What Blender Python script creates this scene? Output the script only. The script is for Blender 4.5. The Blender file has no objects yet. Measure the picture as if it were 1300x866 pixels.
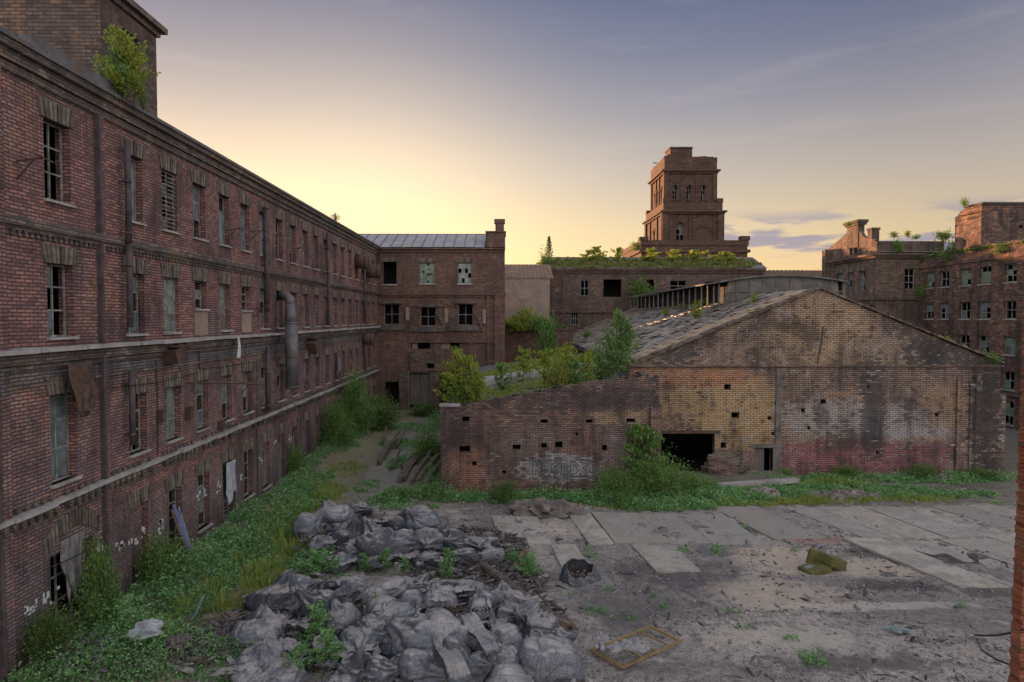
import bpy, bmesh, math, random
import numpy as np
from mathutils import Vector, Matrix
from math import radians as R, sin, cos, pi

S = bpy.context.scene
COL = S.collection
random.seed(7); rng = np.random.default_rng(7)

# ------------------------------------------------------------------ camera
CAM = Vector((0.0, 0.0, 12.0))
PITCH, YAW, F = 1.97, -0.68, 845.0
cd = bpy.data.cameras.new('camera'); co = bpy.data.objects.new('camera', cd); COL.objects.link(co)
co.location = CAM; co.rotation_euler = (R(90 - PITCH), 0, R(YAW))
cd.sensor_width = 36.0; cd.lens = 36.0 * F / 1300.0; cd.clip_start = 0.1; cd.clip_end = 9000
S.camera = co
CR = co.rotation_euler.to_matrix()

# ------------------------------------------------------------------ node helpers
class G:
    """small helper around one node tree"""
    def __init__(s, nt): s.nt = nt
    def n(s, t, **kw):
        o = s.nt.nodes.new(t)
        for k, v in kw.items(): setattr(o, k, v)
        return o
    def put(s, sock, v):
        if v is None: return
        if isinstance(v, bpy.types.NodeSocket): s.nt.links.new(v, sock)
        elif isinstance(v, (tuple, list)):
            if sock.type == 'RGBA': sock.default_value = tuple(v)[:3] + (1,)
            else: sock.default_value = v
        else: sock.default_value = v
    def math(s, op, a, b=None, c=None, clamp=False):
        o = s.n('ShaderNodeMath', operation=op, use_clamp=clamp)
        s.put(o.inputs[0], a); s.put(o.inputs[1], b); s.put(o.inputs[2], c); return o.outputs[0]
    def mix(s, f, a, b, bt='MIX'):
        o = s.n('ShaderNodeMix', data_type='RGBA', blend_type=bt)
        s.put(o.inputs[0], f); s.put(o.inputs[6], a); s.put(o.inputs[7], b); return o.outputs[2]
    def noise(s, vec, scale, detail=4, rough=.6, dist=0):
        o = s.n('ShaderNodeTexNoise'); s.put(o.inputs['Vector'], vec)
        o.inputs['Scale'].default_value = scale; o.inputs['Detail'].default_value = detail
        o.inputs['Roughness'].default_value = rough; o.inputs['Distortion'].default_value = dist
        return o.outputs['Fac']
    def step(s, v, lo, hi):
        o = s.n('ShaderNodeMapRange', interpolation_type='SMOOTHSTEP'); s.put(o.inputs[0], v)
        s.put(o.inputs[1], lo); s.put(o.inputs[2], hi); return o.outputs[0]
    def ramp(s, f, stops, mode='LINEAR'):
        o = s.n('ShaderNodeValToRGB'); r = o.color_ramp; r.interpolation = mode
        while len(r.elements) < len(stops): r.elements.new(0.5)
        for e, (p, c) in zip(r.elements, stops): e.position = p; e.color = tuple(c) + (1,)
        s.put(o.inputs[0], f); return o.outputs[0]
    def comb(s, x, y, z):
        o = s.n('ShaderNodeCombineXYZ'); s.put(o.inputs[0], x); s.put(o.inputs[1], y); s.put(o.inputs[2], z); return o.outputs[0]
    def sep(s, v):
        o = s.n('ShaderNodeSeparateXYZ'); s.put(o.inputs[0], v); return o.outputs
    def vmul(s, v, k):
        o = s.n('ShaderNodeVectorMath', operation='MULTIPLY'); s.put(o.inputs[0], v); s.put(o.inputs[1], k); return o.outputs[0]

# ------------------------------------------------------------------ world: low sunset sky
SUN_AZ, SUN_EL = -33.0, 4.5
W = bpy.data.worlds.new('World'); S.world = W; W.use_nodes = True
g = G(W.node_tree); W.node_tree.nodes.clear()
out = g.n('ShaderNodeOutputWorld'); bg = g.n('ShaderNodeBackground'); bg.inputs[1].default_value = 0.1
g.nt.links.new(bg.outputs[0], out.inputs[0])
tc = g.n('ShaderNodeTexCoord'); D = tc.outputs['Generated']; dx, dy, dz = g.sep(D)
sky = g.n('ShaderNodeTexSky', sky_type='NISHITA', sun_disc=False)
sky.sun_elevation = R(SUN_EL); sky.sun_rotation = R(SUN_AZ); sky.altitude = 30; sky.dust_density = 2.0; sky.ozone_density = 1.5
zc = g.math('MAXIMUM', dz, 0.0)
west = g.ramp(zc, [(0.0, (.31, .19, .085)), (.06, (.29, .20, .10)), (.12, (.24, .18, .105)), (.20, (.165, .137, .113)), (.29, (.094, .087, .098)),
                   (.36, (.056, .058, .082)), (.43, (.034, .039, .070)), (.60, (.08, .088, .125)), (1, (.19, .20, .23))])
east = g.ramp(zc, [(0.0, (.42, .37, .33)), (.12, (.48, .43, .39)), (.3, (.44, .41, .40)), (.6, (.32, .315, .33)), (1, (.19, .20, .23))])  # unseen sky behind the camera, brightened as added fill light
glow = (sin(R(-10)), cos(R(-10)))
az = g.math('ADD', g.math('MULTIPLY', dx, glow[0]), g.math('MULTIPLY', dy, glow[1]))
hz = g.math('SQRT', g.math('ADD', g.math('MULTIPLY', dx, dx), g.math('MULTIPLY', dy, dy)))
azn = g.math('DIVIDE', az, g.math('MAXIMUM', hz, 1e-4))
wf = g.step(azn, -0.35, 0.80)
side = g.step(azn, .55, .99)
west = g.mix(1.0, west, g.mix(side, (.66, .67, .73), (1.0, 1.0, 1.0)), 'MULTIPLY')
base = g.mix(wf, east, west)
# the after-glow round the place where the sun goes down
gd = Vector((sin(R(-11)) * cos(R(6)), cos(R(-11)) * cos(R(6)), sin(R(6))))
dot = g.n('ShaderNodeVectorMath', operation='DOT_PRODUCT'); g.put(dot.inputs[0], D); dot.inputs[1].default_value = gd
gl = g.math('POWER', g.math('MAXIMUM', dot.outputs['Value'], 0), 34)
base = g.mix(1.0, base, g.mix(gl, (0, 0, 0), (.15, .105, .042)), 'ADD')
# thin cloud streaks low over the horizon
th = g.n('ShaderNodeMath', operation='ARCTAN2'); g.put(th.inputs[0], dx); g.put(th.inputs[1], dy)
cv = g.comb(g.math('MULTIPLY', th.outputs[0], 5.0), g.math('MULTIPLY', dz, 42.0), 3.3)
cn = g.noise(cv, 1.0, 6, .55, .3)
band = g.math('MULTIPLY', g.step(dz, .072, .095), g.math('SUBTRACT', 1.0, g.step(dz, .125, .155)))
azb = g.math('MULTIPLY', g.step(th.outputs[0], .24, .30), 1.0)
cm = g.math('MULTIPLY', g.math('MULTIPLY', g.step(cn, .45, .54), band), azb)
base = g.mix(g.math('MULTIPLY', cm, .85), base, (.085, .075, .105))
cn2 = g.noise(g.comb(g.math('MULTIPLY', th.outputs[0], 3.0), g.math('MULTIPLY', dz, 26.0), 9.1), 1.3, 5, .6, .2)
base = g.mix(g.math('MULTIPLY', g.step(cn2, .52, .70), .06), base, (.25, .2, .19))
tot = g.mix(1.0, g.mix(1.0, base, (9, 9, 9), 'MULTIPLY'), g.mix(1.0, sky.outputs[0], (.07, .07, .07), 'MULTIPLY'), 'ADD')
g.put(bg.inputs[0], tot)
for nd in W.node_tree.nodes:
    if nd.bl_idname == 'ShaderNodeMix': nd.clamp_result = False

sl = bpy.data.lights.new('sun', 'SUN'); sl.energy = 3.6; sl.angle = R(0.6); sl.color = (1.0, .50, .24)
so = bpy.data.objects.new('sun', sl); COL.objects.link(so)
sv = Vector((sin(R(SUN_AZ)) * cos(R(SUN_EL)), cos(R(SUN_AZ)) * cos(R(SUN_EL)), sin(R(SUN_EL))))
so.rotation_euler = sv.to_track_quat('Z', 'Y').to_euler()

S.view_settings.view_transform = 'Standard'; S.view_settings.look = 'None'
S.view_settings.exposure = 1.95; S.view_settings.gamma = 1.0; S.view_settings.use_curve_mapping = False
S.render.engine = 'CYCLES'
S.cycles.max_bounces = 6; S.cycles.diffuse_bounces = 4; S.cycles.transparent_max_bounces = 6

# ------------------------------------------------------------------ measuring helpers (real metres)
def ray(px, py):
    return (CR @ Vector(((px - 650) / F, -(py - 433) / F, -1))).normalized()
def atY(px, py, Y): d = ray(px, py); return CAM + d * ((Y - CAM.y) / d.y)
def atX(px, py, X): d = ray(px, py); return CAM + d * ((X - CAM.x) / d.x)
MOUNDS = [(-6.2, 25.2, 4.6, 3.0, .75), (-1.6, 25.0, 3.6, 3.2, .95), (-7.4, 35.0, 4.2, 3.0, .55), (-2.6, 34.0, 3.4, 2.4, .4),
          (-13.0, 23.2, 3.2, 2.2, .8), (-6.0, 49.5, 2.6, 5.5, .9), (10.5, 44.6, 3.5, 1.8, .5), (-15.5, 62, 2.6, 9, .6), (14.5, 49.2, 3.5, 1.5, .35)]
def H(x, y):
    z = 0.0
    for cx, cy, rx, ry, h in MOUNDS:
        z = z + h * np.exp(-((x - cx) / rx) ** 2 * 1.6 - ((y - cy) / ry) ** 2 * 1.6)
    z = z + .05 * np.sin(x * .7 + 1.3) * np.sin(y * .55) + .03 * np.sin(x * 1.9 + y * 1.3) + .02 * np.sin(x * 4.1 - y * 3.3)
    return z
def gp(px, py, dz=0.0):
    d = ray(px, py); z = 0.0; p = None
    for i in range(6):
        p = CAM + d * ((z + dz - CAM.z) / d.z); z = float(H(p.x, p.y))
    return Vector((p.x, p.y, z))

# ------------------------------------------------------------------ mesh helpers
class MB:
    def __init__(s): s.v = []; s.f = []
    def poly(s, pts):
        b = len(s.v); s.v.extend([tuple(p) for p in pts]); s.f.append(tuple(range(b, b + len(pts)))); return s
    def hexa(s, p):
        b = len(s.v); s.v.extend([tuple(q) for q in p])
        for f in ((0, 3, 2, 1), (4, 5, 6, 7), (0, 1, 5, 4), (1, 2, 6, 5), (2, 3, 7, 6), (3, 0, 4, 7)): s.f.append(tuple(b + i for i in f))
        return s
    def box(s, x0, x1, y0, y1, z0, z1):
        if x0 > x1: x0, x1 = x1, x0
        if y0 > y1: y0, y1 = y1, y0
        return s.hexa([(x0, y0, z0), (x1, y0, z0), (x1, y1, z0), (x0, y1, z0), (x0, y0, z1), (x1, y0, z1), (x1, y1, z1), (x0, y1, z1)])
    def bar(s, a, b, w, h=None, up=(0, 0, 1)):
        a = Vector(a); b = Vector(b); h = h or w; d = (b - a).normalized(); u = Vector(up)
        if abs(d.dot(u)) > .95: u = Vector((0, 1, 0))
        r = d.cross(u).normalized(); u = r.cross(d)
        r = r * w / 2; u = u * h / 2
        return s.hexa([a - r - u, a + r - u, b + r - u, b - r - u, a - r + u, a + r + u, b + r + u, b - r + u])
    def tube(s, path, rad, n=10, caps=True):
        path = [Vector(p) for p in path]; rs = rad if isinstance(rad, (list, tuple)) else [rad] * len(path); b = len(s.v)
        up = Vector((0, 0, 1)); pr = None
        for i, p in enumerate(path):
            d = (path[min(i + 1, len(path) - 1)] - path[max(i - 1, 0)]).normalized()
            if pr is None:
                r = d.cross(up) if abs(d.dot(up)) < .9 else d.cross(Vector((1, 0, 0)))
            else: r = pr - d * pr.dot(d)
            r.normalize(); pr = r; q = d.cross(r)
            for k in range(n):
                t = 2 * pi * k / n; s.v.append(tuple(p + (r * cos(t) + q * sin(t)) * rs[i]))
        for i in range(len(path) - 1):
            for k in range(n):
                a = b + i * n + k; c = b + i * n + (k + 1) % n; s.f.append((a, c, c + n, a + n))
        if caps:
            s.f.append(tuple(b + k for k in range(n))[::-1]); s.f.append(tuple(b + (len(path) - 1) * n + k for k in range(n)))
        return s
    def prism(s, pts, d):
        """polygon pts (3D) extruded by vector d"""
        d = Vector(d); n = len(pts); b = len(s.v)
        s.v.extend([tuple(p) for p in pts]); s.v.extend([tuple(Vector(p) + d) for p in pts])
        s.f.append(tuple(b + i for i in range(n))[::-1]); s.f.append(tuple(b + n + i for i in range(n)))
        for i in range(n): j = (i + 1) % n; s.f.append((b + i, b + j, b + n + j, b + n + i))
        return s
    def build(s, name, m, parent=None, smooth=False, origin=None):
        me = bpy.data.meshes.new(name)
        o0 = Vector(origin) if origin is not None else (parent_origin(parent) if parent else Vector((0, 0, 0)))
        me.from_pydata([(v[0] - o0.x, v[1] - o0.y, v[2] - o0.z) for v in s.v], [], s.f)
        me.materials.append(m)
        if smooth: me.shade_smooth()
        o = bpy.data.objects.new(name, me); COL.objects.link(o)
        if parent:
            o.parent = parent
            if origin is not None: o.location = o0 - parent_origin(parent)
        else: o.location = o0
        return o
def parent_origin(p):
    v = Vector((0, 0, 0))
    while p: v = v + p.location; p = p.parent
    return v
def tag(o, label=None, cat=None, group=None, kind=None):
    if label: o['label'] = label
    if cat: o['category'] = cat
    if group: o['group'] = group
    if kind: o['kind'] = kind
    return o
def thing(name, loc, label, cat, group=None):
    o = bpy.data.objects.new(name, None); COL.objects.link(o); o.location = loc; o.empty_display_size = .3
    return tag(o, label, cat, group)
def link_mesh(name, me, parent=None, loc=(0, 0, 0), rot=(0, 0, 0), sc=(1, 1, 1)):
    o = bpy.data.objects.new(name, me); COL.objects.link(o); o.parent = parent
    o.location = loc; o.rotation_euler = rot; o.scale = sc; return o
def np_mesh(name, V, Fc, m, smooth=False):
    """V (n,3), Fc (k,3 or 4)"""
    me = bpy.data.meshes.new(name); k, w = Fc.shape
    me.vertices.add(len(V)); me.vertices.foreach_set('co', np.ascontiguousarray(V, dtype=np.float32).ravel())
    me.loops.add(k * w); me.loops.foreach_set('vertex_index', np.ascontiguousarray(Fc, dtype=np.int32).ravel())
    me.polygons.add(k); me.polygons.foreach_set('loop_start', np.arange(0, k * w, w, dtype=np.int32))
    me.update(calc_edges=True); me.validate()
    me.materials.append(m)
    if smooth: me.shade_smooth()
    return me

class Face:
    """a vertical wall plane: axis 'x' -> plane X=c (u runs along Y), axis 'y' -> plane Y=c (u runs along X); sgn = outward side"""
    def __init__(s, axis, c, sgn): s.a = axis; s.c = c; s.s = sgn
    def p(s, u, z, d=0.0):
        return Vector((s.c + s.s * d, u, z)) if s.a == 'x' else Vector((u, s.c + s.s * d, z))
    def box(s, mb, u0, u1, z0, z1, d0, d1):
        a = s.p(u0, z0, d0); b = s.p(u1, z1, d1)
        return mb.box(min(a.x, b.x), max(a.x, b.x), min(a.y, b.y), max(a.y, b.y), z0, z1)
    def wall(s, mb, u0, u1, z0, z1, holes=(), thick=.5, top=None, step=None, cap=True):
        us = {u0, u1}; zs = {z0, z1}
        for a, b, c, d in holes: us |= {a, b}; zs |= {c, d}
        if top:
            k = max(1, int((u1 - u0) / (step or 1.0)))
            us |= {u0 + (u1 - u0) * i / k for i in range(k + 1)}
        us = sorted(us); zs = sorted(zs)
        T = top or (lambda u: z1)
        for a, b in zip(us, us[1:]):
            if b - a < 1e-5: continue
            ta, tb = T(a), T(b); mx = max(ta, tb)
            for c, d in zip(zs, zs[1:]):
                if c >= mx: break
                mu, mz = (a + b) / 2, (c + d) / 2
                if any(h[0] < mu < h[1] and h[2] < mz < h[3] for h in holes): continue
                da, db = (ta, tb) if (top and d >= z1 - 1e-6) else (min(d, ta), min(d, tb))
                q = [s.p(a, c), s.p(b, c), s.p(b, max(db, c)), s.p(a, max(da, c))]
                mb.poly(q); mb.poly([x + (s.p(0, 0, -thick) - s.p(0, 0, 0)) for x in reversed(q)])
            if cap: mb.poly([s.p(a, ta), s.p(b, tb), s.p(b, tb, -thick), s.p(a, ta, -thick)])
        mb.poly([s.p(u0, z0), s.p(u0, T(u0)), s.p(u0, T(u0), -thick), s.p(u0, z0, -thick)])
        mb.poly([s.p(u1, z0), s.p(u1, T(u1)), s.p(u1, T(u1), -thick), s.p(u1, z0, -thick)])
        for a, b, c, d in holes:
            for q in ((a, c, b, c), (b, c, b, d), (b, d, a, d), (a, d, a, c)):
                mb.poly([s.p(q[0], q[1]), s.p(q[2], q[3]), s.p(q[2], q[3], -thick), s.p(q[0], q[1], -thick)])
        return mb

# ------------------------------------------------------------------ materials
def newmat(name):
    m = bpy.data.materials.new(name); m.use_nodes = True; m.node_tree.nodes.clear(); g = G(m.node_tree)
    o = g.n('ShaderNodeOutputMaterial'); p = g.n('ShaderNodeBsdfPrincipled'); g.nt.links.new(p.outputs[0], o.inputs[0])
    p.inputs['Specular IOR Level'].default_value = .25
    return m, g, p
def bump(g, p, h, strength=.5, dist=.05, nrm=None):
    b = g.n('ShaderNodeBump'); b.inputs['Strength'].default_value = strength; b.inputs['Distance'].default_value = dist
    g.put(b.inputs['Height'], h)
    if nrm: g.put(b.inputs['Normal'], nrm)
    g.put(p.inputs['Normal'], b.outputs[0]); return b.outputs[0]
def wall_uv(g):
    ge = g.n('ShaderNodeNewGeometry'); x, y, z = g.sep(ge.outputs['Position']); nx, ny, nz = g.sep(ge.outputs['True Normal'])
    f = g.math('GREATER_THAN', g.math('ABSOLUTE', ny), g.math('ABSOLUTE', nx))
    u = g.math('ADD', g.math('MULTIPLY', x, f), g.math('MULTIPLY', y, g.math('SUBTRACT', 1.0, f)))
    return u, z, ge.outputs['Position'], nz
def brick_mat(name, c1, c2, mortar, grime=(.035, .03, .032), pale=(.42, .38, .36), warm=None, course=.13, patches=(), grim=.5, palef=.2, msize=.016, damp=None):
    m, g, p = newmat(name); u, z, P, nz = wall_uv(g)
    jit = g.noise(P, .9, 3, .5); jit2 = g.noise(P, 5, 2, .5)
    vec = g.comb(g.math('ADD', u, g.math('MULTIPLY', jit2, .03)), g.math('ADD', z, g.math('ADD', g.math('MULTIPLY', jit, .06), g.math('MULTIPLY', jit2, .02))), 0.0)
    b = g.n('ShaderNodeTexBrick'); g.put(b.inputs['Vector'], vec); b.offset = .5
    b.inputs['Scale'].default_value = 1; b.inputs['Brick Width'].default_value = course * 3.1; b.inputs['Row Height'].default_value = course
    b.inputs['Mortar Size'].default_value = msize; b.inputs['Mortar Smooth'].default_value = .35; b.inputs['Bias'].default_value = 0
    b.inputs['Color1'].default_value = (0, 0, 0, 1); b.inputs['Color2'].default_value = (1, 1, 1, 1); b.inputs['Mortar'].default_value = (.5, .5, .5, 1)
    rb = g.sep(b.outputs['Color'])[0]; mf = b.outputs['Fac']; rc = g.math('SUBTRACT', rb, .5)
    big = g.noise(P, .22, 5, .65, .6); mid = g.noise(P, 1.1, 6, .7, .4); fine = g.noise(P, 6.5, 5, .75)
    tone = g.math('ADD', g.math('ADD', g.math('MULTIPLY', rb, .42), g.math('MULTIPLY', fine, .38)), g.math('MULTIPLY', mid, .22))
    d3 = tuple(.45 * (a + b_) / 2 for a, b_ in zip(c1, c2)); l3 = tuple(min(.7, 1.3 * a) for a in c1)
    col = g.ramp(tone, [(.12, d3), (.34, c2), (.6, c1), (.85, l3)])
    if warm: col = g.mix(g.math('MULTIPLY', g.step(g.math('ADD', g.noise(P, .5, 5, .7, .8), g.math('MULTIPLY', rc, .16)), .50, .62), .7), col, g.mix(.5, col, warm))
    for cu, cz, ru, rz, pc, st in patches:
        du = g.math('DIVIDE', g.math('SUBTRACT', u, cu), ru); dz_ = g.math('DIVIDE', g.math('SUBTRACT', z, cz), rz)
        d = g.math('ADD', g.math('POWER', g.math('ABSOLUTE', du), 2.4), g.math('POWER', g.math('ABSOLUTE', dz_), 2.4))
        d = g.math('ADD', d, g.math('ADD', g.math('MULTIPLY', g.math('SUBTRACT', g.noise(P, .7, 8, .8, .6), .5), 4.2), g.math('MULTIPLY', rc, 1.3)))
        f = g.math('MULTIPLY', g.math('SUBTRACT', 1.0, g.step(d, .5, 1.25)), st)
        brk = g.ramp(tone, [(.1, tuple(.35 * q for q in pc)), (.4, tuple(.8 * q for q in pc)), (.65, pc), (.9, tuple(min(.75, 1.35 * q) for q in pc))])
        col = g.mix(f, col, brk)
    # soot, runs and bloom
    run = g.noise(g.comb(g.math('MULTIPLY', u, 1.3), g.math('MULTIPLY', z, .16), 2.0), 1.0, 5, .65, .2)
    gsum = g.math('ADD', g.math('ADD', g.math('MULTIPLY', big, .6), g.math('MULTIPLY', run, .4)), g.math('MULTIPLY', rc, .09))
    col = g.mix(g.math('MULTIPLY', g.step(gsum, .46, .60), grim), col, g.mix(.85, col, grime))
    col = g.mix(g.math('MULTIPLY', g.step(g.math('ADD', mid, g.math('MULTIPLY', rc, .2)), .55, .68), grim * .85), col, g.mix(.85, col, grime))
    col = g.mix(g.math('MULTIPLY', g.step(g.math('ADD', g.noise(P, .75, 7, .75, .7), g.math('MULTIPLY', rc, .2)), .57, .70), palef), col, pale)
    col = g.mix(g.math('MULTIPLY', mf, .8), col, mortar)
    col = g.mix(g.math('MULTIPLY', g.step(fine, .56, .72), .45), col, g.mix(.75, col, (.03, .025, .025)))
    col = g.mix(g.math('MULTIPLY', g.math('SUBTRACT', 1.0, g.step(fine, .28, .42)), .35), col, g.mix(.5, col, pale))
    if damp: col = g.mix(g.math('MULTIPLY', g.math('SUBTRACT', 1.0, g.step(g.math('ADD', z, g.math('MULTIPLY', mid, 2.5)), 1.2, damp)), .55), col, (.05, .045, .045))
    # moss and dirt lying on upward faces
    col = g.mix(g.math('MULTIPLY', g.step(nz, .5, .8), .75), col, (.13, .13, .10))
    g.put(p.inputs['Base Color'], col); p.inputs['Roughness'].default_value = .93
    h = g.math('ADD', g.math('MULTIPLY', g.math('SUBTRACT', 1.0, mf), .6), g.math('ADD', g.math('MULTIPLY', g.math('ADD', fine, g.math('MULTIPLY', rb, .4)), .7), g.math('MULTIPLY', mid, .8)))
    bump(g, p, h, 1.0, .07)
    return m
def rough_mat(name, c1, c2, scale=1.5, c3=None, rough=.9, bs=.5, bd=.03, metal=0, island=0.0, streak=False, spec=.25):
    m, g, p = newmat(name); ge = g.n('ShaderNodeNewGeometry'); P = ge.outputs['Position']
    v = g.vmul(P, (1, 1, .15)) if streak else P
    n = g.noise(v, scale, 6, .7, .4); f = g.noise(P, scale * 7, 4, .7)
    col = g.mix(g.step(n, .35, .65), c1, c2)
    if c3: col = g.mix(g.math('MULTIPLY', g.step(g.noise(P, scale * .6, 6, .75, .8), .52, .68), .8), col, c3)
    if island: col = g.mix(1.0, col, g.ramp(ge.outputs['Random Per Island'], [(0, (1 - island,) * 3), (1, (1 + island,) * 3)]), 'MULTIPLY')
    col = g.mix(g.math('MULTIPLY', g.step(f, .5, .8), .35), col, g.mix(.6, col, (.03, .03, .03)))
    g.put(p.inputs['Base Color'], col); p.inputs['Roughness'].default_value = rough; p.inputs['Metallic'].default_value = metal
    p.inputs['Specular IOR Level'].default_value = spec
    bump(g, p, g.math('ADD', n, g.math('MULTIPLY', f, .5)), bs, bd)
    return m
def leaf_mat(name, stops, trans=.35):
    m, g, p = newmat(name); ge = g.n('ShaderNodeNewGeometry'); P = ge.outputs['Position']
    r = g.math('ADD', g.math('MULTIPLY', ge.outputs['Random Per Island'], .6), g.math('MULTIPLY', g.noise(P, .8, 3, .6), .45))
    col = g.ramp(r, stops)
    g.put(p.inputs['Base Color'], col); p.inputs['Roughness'].default_value = .75
    t = g.n('ShaderNodeBsdfTranslucent'); g.put(t.inputs[0], g.mix(.4, col, (.16, .26, .03)))
    mx = g.n('ShaderNodeMixShader'); mx.inputs[0].default_value = trans
    g.nt.links.new(p.outputs[0], mx.inputs[1]); g.nt.links.new(t.outputs[0], mx.inputs[2])
    o = [x for x in g.nt.nodes if x.bl_idname == 'ShaderNodeOutputMaterial'][0]; g.nt.links.new(mx.outputs[0], o.inputs[0])
    return m

M = {}
M['brick_left'] = brick_mat('left facade brick', (.37, .19, .175), (.18, .105, .105), (.045, .04, .045), warm=(.50, .27, .15), grim=.8, palef=.32, pale=(.36, .33, .33), damp=5.0, msize=.024,
    patches=((50, 10.0, 60, .55, (.20, .20, .21), .8), (50, 20.6, 60, .5, (.15, .13, .13), .7), (24.5, 3.5, 3, 3, (.20, .15, .16), .6), (36, 1.8, 30, 2.0, (.29, .25, .26), .5), (40, 7.2, 40, 1.8, (.30, .22, .22), .35), (38, 11.8, 2.0, .8, (.24, .21, .18), .6), (70, 17.5, 9, 1.2, (.40, .22, .17), .5)))
M['brick_trim'] = brick_mat('sooty trim brick', (.19, .155, .14), (.11, .095, .095), (.045, .04, .04), warm=(.36, .23, .13), grim=.6, palef=.4, pale=(.40, .37, .36))
M['brick_back'] = brick_mat('back building brick', (.22, .125, .095), (.13, .078, .065), (.06, .05, .055), grim=.6, palef=.15, course=.16)
M['brick_dark'] = brick_mat('dark brick', (.18, .13, .105), (.095, .072, .065), (.045, .04, .045), grim=.6, palef=.2, warm=(.34, .17, .10), course=.16)
M['brick_tower'] = brick_mat('tower brick', (.135, .078, .055), (.075, .048, .038), (.09, .06, .05), grim=.5, palef=.1, course=.3, msize=.03)
M['brick_house'] = brick_mat('house brick', (.24, .175, .13), (.14, .10, .085), (.05, .042, .04), grim=.8, palef=.15, course=.2, msize=.025)
M['brick_right'] = brick_mat('right building brick', (.22, .135, .105), (.10, .068, .06), (.035, .032, .032), grim=.9, palef=.35, pale=(.42, .35, .30), warm=(.48, .25, .13), course=.2, msize=.025)
M['brick_lean'] = brick_mat('lean-to wall brick', (.24, .155, .13), (.115, .082, .078), (.032, .03, .032), msize=.022, grim=.8, palef=.45, pale=(.42, .37, .38), warm=(.46, .25, .15), course=.14,
    patches=((-2.3, 1.6, 1.3, 1.8, (.40, .20, .14), .7), (2.0, 3.2, 2.5, 1.4, (.30, .23, .19), .6), (7.7, 5.3, 1.9, .6, (.48, .34, .22), .9), (3.9, 1.7, 2.9, .95, (.50, .48, .49), .95), (8.3, 2.6, 1.6, 2, (.33, .28, .28), .5), (4, 6.5, 7, .9, (.10, .08, .08), .7)))
M['brick_gable'] = brick_mat('warehouse gable brick', (.31, .22, .175), (.16, .12, .11), (.035, .03, .03), grim=.85, palef=.45, pale=(.50, .46, .46), warm=(.46, .27, .14), course=.15, msize=.024,
    patches=((18.2, 10.3, 3.0, 2.2, (.37, .27, .20), .8), (24.3, 11.0, 4.2, 2.9, (.50, .355, .235), .9), (28.8, 9.4, 3.6, 1.2, (.38, .28, .20), .8),
             (16.3, 6.1, 4.6, 1.9, (.54, .37, .20), .85), (17.5, 4.0, 3.6, 2.3, (.55, .38, .20), .85), (14.5, 7.6, 4.6, .8, (.52, .27, .16), .9),
             (22.7, 4.8, 1.6, 3.6, (.36, .25, .19), .7), (25.0, 4.3, 4.2, 1.5, (.54, .50, .49), .6), (31.0, 3.9, 3.4, 1.4, (.50, .47, .49), .65),
             (27.5, 1.3, 7.5, 1.35, (.36, .14, .165), .85), (33.6, 5.4, 1.5, 1.8, (.44, .28, .18), .7), (28.2, 5.2, 1.0, 4.2, (.08, .075, .08), .75), (36.9, 4.5, 1.3, 5.5, (.06, .055, .06), .8),
             (12.8, 9.6, 2.2, 1.1, (.10, .09, .09), .8), (33.5, 9.4, 3.0, 1.3, (.09, .085, .085), .8)))
M['brick_single'] = None
M['lintel'] = rough_mat('lintel bricks', (.17, .14, .115), (.085, .075, .07), 2.2, island=.5, bs=.6)
M['plaster'] = rough_mat('worn plaster', (.30, .235, .19), (.22, .175, .15), .5, (.15, .12, .10), bs=.3)
M['plaster_grey'] = rough_mat('grey stained plaster', (.17, .155, .145), (.10, .095, .09), .7, (.065, .06, .055), bs=.4)
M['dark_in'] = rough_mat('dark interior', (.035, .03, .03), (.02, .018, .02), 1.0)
M['timber'] = rough_mat('old painted frame', (.26, .27, .26), (.13, .125, .12), 3.0, (.40, .40, .38), bs=.4)
M['door'] = rough_mat('old door boards', (.10, .085, .08), (.15, .13, .12), 3.0, streak=True)
M['wood'] = rough_mat('rotten wood', (.085, .062, .052), (.16, .125, .10), 2.5, (.045, .035, .035), island=.35, bs=.7)
M['metal'] = rough_mat('weathered sheet metal', (.17, .165, .18), (.10, .095, .105), .9, (.16, .09, .06), rough=.6, metal=.25, bs=.25)
M['roofmetal'] = rough_mat('grey sheet roofing', (.33, .32, .33), (.24, .235, .25), .6, (.20, .16, .14), rough=.55, metal=.2, bs=.2)
M['rust'] = rough_mat('rusty metal', (.13, .075, .055), (.07, .05, .045), 3.0, (.16, .12, .11), rough=.8, metal=.2)
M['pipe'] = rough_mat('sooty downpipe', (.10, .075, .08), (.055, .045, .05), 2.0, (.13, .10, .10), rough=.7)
M['concrete'] = rough_mat('weathered concrete', (.38, .36, .35), (.26, .25, .25), .8, (.14, .135, .13), bs=.6)
M['slate'] = rough_mat('broken slate', (.22, .185, .15), (.13, .11, .095), 1.8, (.28, .22, .14), rough=.42, island=.7, bs=.5, spec=.5)
M['slate_verge'] = rough_mat('brown verge slate', (.42, .30, .18), (.24, .17, .12), 1.8, (.10, .085, .075), rough=.6, island=.6, bs=.6, spec=.4)
M['felt'] = rough_mat('old roofing felt', (.16, .145, .145), (.09, .085, .088), .9, (.24, .215, .19), bs=.7)
M['corrug'] = rough_mat('brown corrugated roof', (.22, .15, .105), (.15, .105, .08), .7, bs=.3)
M['stone'] = rough_mat('rubble stone', (.22, .19, .175), (.12, .105, .10), 1.6, (.30, .27, .26), island=.5, bs=.9, bd=.08)
M['sheet'] = rough_mat('pale sheeting', (.36, .38, .42), (.25, .27, .30), 1.4, bs=.4)
M['blue'] = rough_mat('blue cloth', (.10, .11, .25), (.16, .19, .32), 3.0, streak=True)
M['rag'] = rough_mat('grey rag', (.20, .19, .20), (.10, .095, .10), 2.5, (.30, .29, .29), streak=True)
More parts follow.
